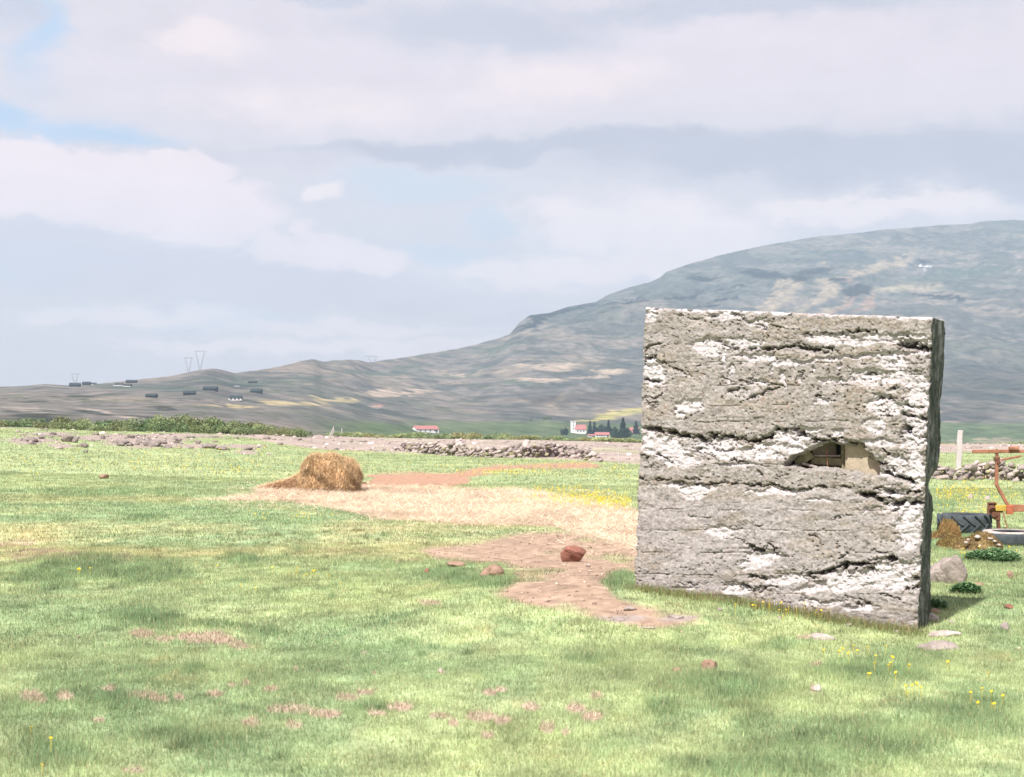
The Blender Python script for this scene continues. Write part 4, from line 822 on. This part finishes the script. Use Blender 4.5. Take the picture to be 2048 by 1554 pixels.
def tyre(px, py, rad, wid, label, m, lugs, tilt=(0, 0)):
    """tyre lying on its side"""
    c = at(px, py); c = Vector((c.x, c.y+rad, c.z)); t = empty('tractor_tyre', c); t.rotation_euler = (tilt[0], tilt[1], .3)
    tag(t, label, 'tyre')
    prof = [(rad*.58, 0), (rad*.62, wid*.02), (rad*.86, 0), (rad*.96, wid*.10), (rad*.985, wid*.3), (rad*.985, wid*.7), (rad*.96, wid*.9), (rad*.86, wid), (rad*.62, wid*.98), (rad*.58, wid), (rad*.56, wid*.9), (rad*.80, wid*.8), (rad*.84, wid*.5), (rad*.80, wid*.2), (rad*.56, wid*.1)]
    n = 64; V = []; Fa = []
    for i in range(n):
        a = 2*math.pi*i/n
        V += [(r*math.cos(a), r*math.sin(a), z) for r, z in prof]
    k = len(prof)
    for i in range(n):
        for j in range(k): Fa.append((i*k+j, ((i+1) % n)*k+j, ((i+1) % n)*k+(j+1) % k, i*k+(j+1) % k))
    npmesh('casing', V, Fa, m, None, True, parent=t)
    if lugs:
        bm = bmesh.new()
        for i in range(lugs):
            for sgn in (0, 1):
                a0 = 2*math.pi*(i+.5*sgn)/lugs; pts = []
                z0, z1 = (wid*.98, wid*.46) if sgn == 0 else (wid*.02, wid*.54)
                q = []
                for j in range(5):
                    f = j/4; a = a0+f*.42; z = z0+(z1-z0)*f; q.append((a, z))
                th = .085; rings = []
                for a, z in q:
                    rings.append([bm.verts.new((r*math.cos(b), r*math.sin(b), z)) for b, r in ((a, rad*.96), (a+th, rad*.96), (a+th, rad*1.05), (a, rad*1.05))])
                for A, B in zip(rings, rings[1:]):
                    for s in range(4): bm.faces.new((A[s], A[(s+1) % 4], B[(s+1) % 4], B[s]))
                bm.faces.new(rings[0][::-1]); bm.faces.new(rings[-1])
        bmesh.ops.recalc_face_normals(bm, faces=bm.faces); bmobj('tread_lugs', bm, m, t)
    return t
tyre(1945, 1068, .36, .26, 'dark tractor tyre with slanted lugs lying behind the turf mounds', M['rubber'], 14, (0, 0))
tyre(2040, 1094, .36, .17, 'smooth tyre with sunlit rim painted pale, cut by the right edge of the photo', M['rubber'], 0)
def sunlit_ring():
    o = [x for x in bpy.data.objects if x.name.startswith('tractor_tyre')][-1]
    bm = bmesh.new(); n = 64; A = []; B = []
    for (r, z, L_) in ((.215, .172, A), (.325, .176, B)):
        for i in range(n): a = 2*math.pi*i/n; L_.append(bm.verts.new((r*math.cos(a), r*math.sin(a), z)))
    C = [bm.verts.new((v.co.x*1.04, v.co.y*1.04, .155)) for v in B]
    for i in range(n): bm.faces.new((A[i], B[i], B[(i+1) % n], A[(i+1) % n])); bm.faces.new((B[i], C[i], C[(i+1) % n], B[(i+1) % n]))
    bmesh.ops.recalc_face_normals(bm, faces=bm.faces)
    bmobj('side_wall', bm, M['pale'], o, True)  # sunlit top rim of the tyre, painted as a pale ring
sunlit_ring()
def mound(px, py, w, h, label, seed, dy=.8, cols=((.24,.17,.07),(.13,.09,.05)), overhang=False):
    c = at(px, py); sc = c.y/F; V, Fa = rockverts(5, seed, .2, 4); V = V/np.abs(V).max(0); V[:, 2] = np.where(V[:, 2] < 0, V[:, 2]*.2, V[:, 2])
    V = V*np.array([w*sc/2, w*sc/2*dy, h*sc]); f = fbm(V[:, 0]*9+V[:, 2]*5, V[:, 1]*9, 5, seed)-.5; V = V*(1+f*.35)[:, None]
    m1 = sst((fbm(V[:, 0]*12+V[:, 2]*9, V[:, 1]*12, 4, seed+3)-.45)/.15)
    col = np.array(cols[0])*(1-m1[:, None])+np.array(cols[1])*m1[:, None]
    o = npmesh('turf_mound', V, Fa, M['moss'], col, True, loc=(c.x, c.y+w*sc/2*dy*.8, c.z)); tag(o, label, 'turf mound')
    n = 5000; i = RNG.integers(0, len(Fa), n); P = V[Fa[i]].mean(1); k = P[:, 2] > .02; P = P[k]; n = len(P)
    cc = np.array([.28,.21,.09])*RNG.lognormal(0, .35, n)[:, None]; b = blades('moss', P, RNG.uniform(.015, .045, n), RNG.uniform(.006, .012, n), cc, M['grass'], .9); b.parent = o
    return o
mound(1893, 1078, 66, 42, 'tall brown moss covered turf lump beside the right side of the block', 71, .7, ((.21,.12,.055),(.06,.035,.025)))
mound(1903, 1098, 70, 26, 'small brown turf lump in front of the tall moss covered one', 72, .7)
mound(1960, 1104, 104, 36, 'wide low brown turf mound with pale stones before the tyres', 73, .6, ((.26,.18,.09),(.15,.10,.055)))
for i, (px, py) in enumerate([(1992,1082),(1985,1076),(2000,1090),(1940,1078),(1958,1073),(1935,1085),(1962,1092)]):
    c = at(1960, 1104); sc = c.y/F
    V, Fa = rockverts(2, 80+i, .3); r = random.uniform(.022, .04)
    dx = (px-1960)*sc; zt = max(.03, (1-(dx/(.5*104*sc))**2))*36*sc*.98*(1-(1104-py)*0)
    npmesh('stone', V*np.array([r*1.3, r, r*.7]), Fa, M['pale'], None, loc=(c.x+dx, c.y+.02+.35*104*sc*.6*.5*(1104-py)/36, c.z+(1104-py)*sc*.93)); o = bpy.context.scene.objects[-1]
    tag(o, 'pale stone bit resting on the wide low turf mound', 'stone', 'stone bits on the turf mound')
def leafy(px, py, w, h, n, label, ly=.10):
    c = at(px, py); sc = c.y/F; Vs = []; Fs = []; Cs = []; o = 0
    for i in range(n):
        a = RNG.uniform(0, 6.28); r = math.sqrt(RNG.random()); X = math.cos(a)*r*w*sc/2; Y = math.sin(a)*r*w*sc*.4; z = gz(c.x+X, c.y+Y)-c.z+RNG.uniform(.01, h*sc*(1-r*r*.6))
        l = RNG.uniform(.025, .05); b = RNG.uniform(0, 6.28); tl = RNG.uniform(.0, .9); dx, dy = math.cos(b), math.sin(b)
        v = [(0,0,0), (dx*l*.5-dy*l*.33, dy*l*.5+dx*l*.33, l*.5*tl), (dx*l, dy*l, l*tl*.8), (dx*l*.5+dy*l*.33, dy*l*.5-dx*l*.33, l*.5*tl)]
        Vs += [(p[0]+X, p[1]+Y, p[2]+z) for p in v]; Fs.append((o, o+1, o+2, o+3)); o += 4; g = RNG.lognormal(0, .3); Cs += [(.12*g, .22*g, .10*g)]*4
    tag(npmesh('leafy_plant', np.array(Vs), np.array(Fs), M['leaf'], np.array(Cs), loc=c), label, 'plant')
leafy(1985, 1122, 110, 24, 2600, 'broad patch of dark leafy plants below the turf mounds')
leafy(1932, 1186, 56, 20, 1300, 'small dark leafy plant in front of the grey boulder')
leafy(1868, 1216, 50, 16, 500, 'shaded leafy weeds at the foot of the block beside the boulder')

# ------------------------------------------------------------------ shrubs beyond the field
def foliage(n, leaf, seed, cols, lobes=7, rx=1., rz=.6, flat=0.):
    """leaf-clump crown inside a lumpy dome of unit radius"""
    rg = np.random.default_rng(seed); C = []
    for _ in range(lobes): C.append((rg.uniform(-.65, .65)*rx, rg.uniform(-.4, .4), rg.uniform(.1, .75)*rz, rg.uniform(.28, .45)))
    V = []; cols_ = []
    k = rg.integers(0, lobes, n); c = np.array(C)[k]; d = rg.normal(size=(n, 3)); d /= np.linalg.norm(d, axis=1)[:, None]; r = c[:, 3]*rg.uniform(.55, 1.05, n)
    P = c[:, :3]+d*r[:, None]*np.array([1, 1, .8]); P[:, 2] = np.abs(P[:, 2])
    a = rg.normal(size=(n, 3)); a /= np.linalg.norm(a, axis=1)[:, None]; b = np.cross(a, rg.normal(size=(n, 3))); b /= np.linalg.norm(b, axis=1)[:, None]
    l = leaf*rg.uniform(.6, 1.4, n)[:, None]
    V = np.stack([P-a*l, P+b*l*.6, P+a*l, P-b*l*.6], 1).reshape(-1, 3); F_ = np.arange(4*n).reshape(-1, 4)
    g = rg.lognormal(0, .3, n); tone = rg.lognormal(0, .18, lobes)[k]; cc = np.array(cols)*(g*tone)[:, None]
    return V, F_, np.repeat(cc, 4, axis=0)
def shrub_protos(k_=1.):
    out = []
    for s in range(5):
        t = empty('shrub', (0, 0, 0)); V, Fa, c = foliage(2600, .045, 400+s, [(.18,.22,.11),(.14,.20,.10),(.21,.235,.12),(.16,.205,.10),(.125,.185,.095)][s], lobes=9)
        npmesh('crown', V, Fa, M['leaf'], c*np.array([1.15, 1., 1.])*k_ if k_ != 1 else c, parent=t)
        bm = bmesh.new()
        for k in range(5):
            a = k*1.3; bm_tube(bm, [(0.05*math.cos(a), .05*math.sin(a), -.15), (.2*math.cos(a), .2*math.sin(a), .15), (.45*math.cos(a), .3*math.sin(a), .35)], [.03, .02, .01], 5)
        bmobj('stems', bm, M['bark'], t); out.append(t)
    return out
SHR = shrub_protos(); SHL = shrub_protos(1.45); used = set()
def copy_tree(o, parent=None):
    c = o.copy(); COL.objects.link(c); c.parent = parent
    for ch in list(o.children): copy_tree(ch, c)
    return c
def place_shrub(px, top, dist, w, label, group):
    k = random.randrange(5); PR = SHL if 'rim' in group else SHR; kk = (k, PR is SHL); o = PR[k] if kk not in used else copy_tree(PR[k]); used.add(kk)
    x = (px-CX)/F*dist; z = gz(x, dist); ztop = EYE+(HZ-top)/F*dist; hgt = max(.5, ztop-z); wm = w/F*dist/2
    o.location = (x, dist, z-.1); o.scale = (wm*1.15, wm*1.0, hgt/.72); o.rotation_euler.z = random.uniform(-.5, .5)+(math.pi if random.random() < .5 else 0); tag(o, label, 'shrub', group)
topx, topy = [0,24,60,100,130,170,200,240,270,300,340,370,420,470,520,560,585], [836,836,834,835,829,838,836,831,833,827,825,829,832,836,842,850,858]
x = -150
while x < 585:
    y = np.interp(x, topx, topy)
    place_shrub(x, y+random.uniform(-2, 3), random.uniform(88, 104), random.uniform(60, 95), 'taller green shrub on the '+('left' if x < 190 else 'middle' if x < 400 else 'right')+' stretch of the thicket behind the left rise', 'back shrubs of the thicket, '+('left' if x < 190 else 'middle' if x < 400 else 'right')+' stretch')
    if random.random() < .8: place_shrub(x+10, y+9+random.uniform(-2, 6), random.uniform(80, 87), random.uniform(40, 70), 'low shrub at the front foot of the thicket, '+('left' if x < 190 else 'middle' if x < 400 else 'right')+' stretch', 'front shrubs of the thicket, '+('left' if x < 190 else 'middle' if x < 400 else 'right')+' stretch')
    x += random.uniform(20, 32)
for (a, b, t0, t1, wh) in [(690,760,862,866,'beside the broken white fence posts'),(790,850,870,861,'below the lone white farmhouse'),(850,1010,860,864,'above the left half of the stone wall'),(1010,1190,865,876,'above the right half of the stone wall'),(1190,1290,877,884,'above the slim white fence post'),(1850,2120,884,886,'behind the thick white wooden post')]:
    x = a
    while x < b:
        y = t0+(t1-t0)*(x-a)/(b-a); place_shrub(x, y+random.uniform(-2, 3), random.uniform(112, 135), random.uniform(40, 75), 'low green shrub on the far rim '+wh, 'low shrubs on the far rim '+wh); x += random.uniform(14, 26)

# ------------------------------------------------------------------ farm buildings, cabins, trees, pylons far away
def gable(t, L_, Wd, hw, hr, wallm, roofm, wins=3, door=True, eav=.4):
    bm = bmesh.new(); x, y = L_/2, Wd/2
    v = [bm.verts.new(p) for p in ((-x,-y,-1.5),(x,-y,-1.5),(x,y,-1.5),(-x,y,-1.5),(-x,-y,hw),(x,-y,hw),(x,y,hw),(-x,y,hw),(-x,0,hw+hr),(x,0,hw+hr))]
    for q in ((0,1,5,4),(2,3,7,6),(1,2,6,9,5),(3,0,4,8,7)): bm.faces.new([v[i] for i in q])
    bmobj('wall', bm, M[wallm], t)
    bm = bmesh.new(); k = hr/y
    for sg in (-1, 1):
        a = [(-x-eav, sg*(y+eav), hw-k*eav+.05), (x+eav, sg*(y+eav), hw-k*eav+.05), (x+eav, 0, hw+hr+.05), (-x-eav, 0, hw+hr+.05)]
        lo = [bm.verts.new(p) for p in a]; up = [bm.verts.new((p[0], p[1], p[2]+.22)) for p in a]; bm.faces.new(lo); bm.faces.new(up[::-1])
        for i in range(4): bm.faces.new((lo[i], up[i], up[(i+1) % 4], lo[(i+1) % 4]))
    bmesh.ops.recalc_face_normals(bm, faces=bm.faces); bmobj('roof', bm, M[roofm], t)
    for i in range(wins):
        cx = -x+L_*(i+.8)/(wins+.6); bm = bmesh.new(); bm_box(bm, (cx-.6, -y-.06, hw*.55), (cx+.6, -y-.06, hw*.55), .12, hw*.32); bmobj('window', bm, M['glass'], t)
    if door: bm = bmesh.new(); bm_box(bm, (x*.8, -y-.06, 0), (x*.8, -y-.06, hw*.72), 1.1, .12); bmobj('door', bm, M['cabd'], t)
def cabin(px, py, w, h, label, wallm='cabd', roofm='cabr', rz=0., deck=False):
    c = at(px, py, 300); sc = c.y/F; t = empty('cabin', c, rz); tag(t, label, 'cabin'); W_ = w*sc*.88; hh = h*sc*.88
    gable(t, W_*.95, max(5, W_*.5), hh*.5, hh*.5, wallm, roofm)
    if deck:
        bm = bmesh.new(); bm_box(bm, (-W_*.5, -max(5, W_*.5)/2-1.5, .2), (W_*.65, -max(5, W_*.5)/2-1.5, .2), 3, .5)
        for k in range(4): bm_box(bm, (-W_*.45+k*W_*.33, -max(5, W_*.5)/2-2.9, .2), (-W_*.45+k*W_*.33, -max(5, W_*.5)/2-2.9, hh*.38), hh*.28, .2)
        bmobj('veranda', bm, M['wallw'], t)
cabin(150, 773, 24, 8, 'dark cabin on the left skyline at the foot of the small pylon')
cabin(173, 770, 18, 7, 'dark cabin on the skyline right of the one under the small pylon')
cabin(263, 766, 24, 6.5, 'green black long cabin topmost on the left ridge')
cabin(238, 772, 18, 6, 'small dark cabin just below the long one on the left ridge', deck=True)
cabin(256, 774, 14, 6, 'tiny dark cabin with white trim below the long ridge cabin', deck=True)
cabin(303, 795, 24, 8, 'bluish low cabin standing alone on the lower left slope')
cabin(379, 790, 27, 9, 'dark cabin below left of the widest cabin', rz=.1)
cabin(421, 781, 32, 9, 'widest dark cabin in the middle of the cabin slope', rz=-.05)
cabin(472, 801, 26, 11, 'dark cabin with white veranda lowest on the slope', deck=True)
cabin(513, 786, 26, 9.5, 'dark cabin with a pale annex rightmost on the slope', rz=-.1)
cabin(472, 772, 20, 3.6, 'low whitish cabin half hidden high on the slope', 'wallw', 'cabr')
cabin(505, 766, 20, 4.5, 'small grey roofed cabin highest right below the knoll')
cabin(188, 769, 9, 3.5, 'tiny pale shed beside the skyline cabins', 'wallw', 'cabr')
def house(px, py, w, h, label, rz=0., hr=.55, wins=4, nm='farmhouse', dist=1150, dep=None):
    p_ = at(px, py, 450); x, dist = p_.x, p_.y; t = empty(nm, p_, rz); tag(t, label, 'house'); sc = dist/F
    gable(t, w*sc*.92, dep or max(7, w*sc*.4), h*sc*(1-hr), h*sc*hr, 'wallw', 'roofr', wins); return t
house(850, 865, 52, 13, 'white farmhouse with a long red roof standing alone above the shrubs', .45, .5, 4, dep=11)
house(1204, 874, 30, 9, 'low white house with red roof in front of the dark trees', 0, .5, 5)
house(1182, 874, 14, 5, 'small white outbuilding left of the low red roofed house', 0, .4, 2, 'outbuilding')
house(1268, 868, 20, 13, 'steep red roofed house right of the trees against the block edge', .1, .75, 2)
def church():
    p_ = at(1160, 867, 450); dist = p_.y; sc = dist/F; t = empty('church', p_, .15); tag(t, 'white church with square tower and red roofed nave beside the trees', 'church')
    gable(t, 22*sc, 8, 4, 4.2, 'wallw', 'roofr', 3, False)
    bm = bmesh.new(); bm_box(bm, (-12*sc-1, 0, -1), (-12*sc-1, 0, 24*sc), 4.2, 4.2); bmobj('tower', bm, M['wallw'], t)
    bm = bmesh.new(); bm_box(bm, (-12*sc-1, 0, 24*sc), (-12*sc-1, 0, 24*sc+.5), 4.7, 4.7); bmobj('parapet', bm, M['wallw'], t)
    for zz in (.35, .62, .85):
        bm = bmesh.new(); bm_box(bm, (-12*sc-1, -2.16, 24*sc*zz), (-12*sc-1, -2.16, 24*sc*zz+1.4), 1, .1); bmobj('window', bm, M['glass'], t)
church()
def tree(px, top, bot, w, kind, seed, label, dist):
    p_ = at(px, bot, 450); x, dist, z = p_; h = (bot-top)/F*dist; wm = w/F*dist/2; t = empty('conifer' if kind == 'c' else 'tree', (x, dist, z)); tag(t, label, 'tree', 'trees of the farm grove')
    rg = np.random.default_rng(seed); n = 1400
    if kind == 'c':
        u = rg.random(n)**1.4; r = (1-u)**.8*wm*rg.uniform(.35, 1.05, n)*(1+.25*np.sin(u*22+seed)); a = rg.uniform(0, 6.28, n); P = np.stack([np.cos(a)*r, np.sin(a)*r, u*h*.95+h*.05], 1)
        aa = rg.normal(size=(n, 3)); aa /= np.linalg.norm(aa, axis=1)[:, None]; bb = np.cross(aa, rg.normal(size=(n, 3))); bb /= np.linalg.norm(bb, axis=1)[:, None]; l = .05*h*rg.uniform(.6, 1.4, n)[:, None]
        V = np.stack([P-aa*l, P+bb*l*.6, P+aa*l, P-bb*l*.6], 1).reshape(-1, 3); F_ = np.arange(4*n).reshape(-1, 4); C = np.repeat(np.array([.028,.055,.045])*rg.lognormal(0, .3, n)[:, None], 4, axis=0)
    else:
        V, F_, C = foliage(n, .09, seed, (.035,.065,.048), 8, 1., .8); V = V*np.array([wm*1.1, wm, h/1.0])
    npmesh('crown', V, F_, M['leaf'], C, parent=t)
    bm = bmesh.new(); bm_tube(bm, [(0,0,-1), (0,0,h*.3), (0,0,h*.7)], [h*.03, h*.022, h*.008], 7); bmobj('trunk', bm, M['bark'], t)
tree(1128, 851, 870, 16, 'r', 501, 'round dark tree standing alone left of the church', 1150)
for i, (px, top, w, kd, lb) in enumerate([(1180,842,12,'c','slim dark conifer nearest the church'),(1189,843,11,'c','second slim conifer right of the church'),(1205,846,20,'r','round dark tree behind the low red roofed house'),(1217,840,12,'c','pointed conifer behind the right end of the low house'),(1229,847,18,'r','round tree between the two tallest conifers'),(1246,836,20,'c','tallest dark conifer of the farm grove'),(1238,850,26,'r','broad dark tree at the foot of the tallest conifer'),(1272,842,16,'c','dark conifer touching the left edge of the block'),(1197,852,16,'r','small dark tree above the white outbuilding'),(1256,852,18,'r','dark tree right beside the steep red roof')]):
    tree(px, top, 876 if 1225 < px < 1262 else 869, w, kd, 510+i, lb, 1200 if px not in (1238, 1256) else 1120)
for (px, py, w, lb) in [(1096,838,14,'widest dark bush alone on the green slope above the farm'),(1062,842,5,'tiniest dark bush left of the widest one on the green slope'),(1088,840,8,'small dark bush touching the left side of the widest one on the slope')]:
    c = at(px, py, 500); t = SHR[1]; o = copy_tree(SHR[1]); o.location = c; sc = c.y/F; o.scale = (w*sc/2, w*sc/2, 9*sc); tag(o, lb, 'shrub', 'bushes on the green slope')
def pylon(px, bot, top, hw, label, dist, z0=None, dist_base=None):
    x = (px-CX)/F*dist; sc = dist/F; h = (bot-top)*sc; t = empty('power_pylon', (x, dist, EYE+(HZ-bot)*sc)); tag(t, label, 'pylon', 'power line pylons')
    q = .12*dist/1700*1.6; W_ = hw*sc
    for sg in (-1, 1):
        bm = bmesh.new()
        for e in (-.5, .5): bm_box(bm, (0, e, 0), (sg*W_*.72+e*1.2, 0, h), q, q)
        for i in range(9):
            f = i/9; g = (i+1)/9; bm_box(bm, (sg*W_*.72*f-.6*f, .5-f*.5, h*f), (sg*W_*.72*g+.6*g, -.5+g*.5, h*g), q*.6, q*.6)
        bmobj('mast', bm, M['steel'], t)
    bm = bmesh.new(); bm_box(bm, (-W_*1.15, 0, h), (W_*1.15, 0, h), q*1.3, q*1.3); bm_box(bm, (-W_*.8, 0, h*1.03), (W_*.8, 0, h*1.03), q, q); 
    for i in range(12): f = -1+i/6; bm_box(bm, (f*W_*.8, 0, h), (f*W_*.8+W_*.07, 0, h*1.03), q*.7, q*.7)
    bmobj('cross_arm', bm, M['steel'], t)
    for f in (-1.1, 0, 1.1): bm = bmesh.new(); bm_tube(bm, [(f*W_, 0, h), (f*W_, 0, h*.93)], q*.5, 5); bmobj('insulator', bm, M['steel'], t)
    return t
pylon(400, 742, 703, 12.5, 'tallest V shaped pylon on the left knoll against the sky', 1650)
pylon(377, 748, 716, 9, 'shorter V shaped pylon just left of the tallest one', 1900)
pylon(150, 771, 748, 9, 'small pylon on the far left skyline above the cabins', 2000)
pylon(745, 728, 713, 13, 'low pylon tip rising behind the middle ridge', 2700)
pylon(1148, 800, 764, 9, 'faint pylon standing on the lower slope of the mountain', 2300)
pylon(985, 795, 768, 6, 'faintest pylon on the slope left of the other mountain pylon', 2500)

# ------------------------------------------------------------------ air
def haze():
    bm = bmesh.new(); bmesh.ops.create_cube(bm, size=1); m = bpy.data.materials.new('haze_air'); m.use_nodes = True; nt = m.node_tree
    nt.nodes.remove(nt.nodes['Principled BSDF']); v = nt.nodes.new('ShaderNodeVolumePrincipled'); v.inputs['Color'].default_value = (.60, .80, 1, 1); v.inputs['Density'].default_value = 1.4e-4; v.inputs['Anisotropy'].default_value = .0
    nt.links.new(v.outputs[0], nt.nodes['Material Output'].inputs['Volume'])
    o = bmobj('haze', bm, m); o.scale = (14000, 6830, 1500); o.location = (0, 3315, 0); o['kind'] = 'stuff'; o['label'] = 'pale blue air haze over the valley'; o['category'] = 'haze'
haze()
zmin = min(v[2] for n_ in ('meadow', 'valley', 'mountain') for v in bpy.data.objects[n_].bound_box); zmax = max(v[2] for v in bpy.data.objects['mountain'].bound_box)
hz = bpy.data.objects['haze']; lo = zmin-1; hi = zmax+5; hz.scale[2] = hi-lo; hz.location[2] = (hi+lo)/2
print('terrain z', zmin, zmax, 'objects', len(bpy.data.objects))
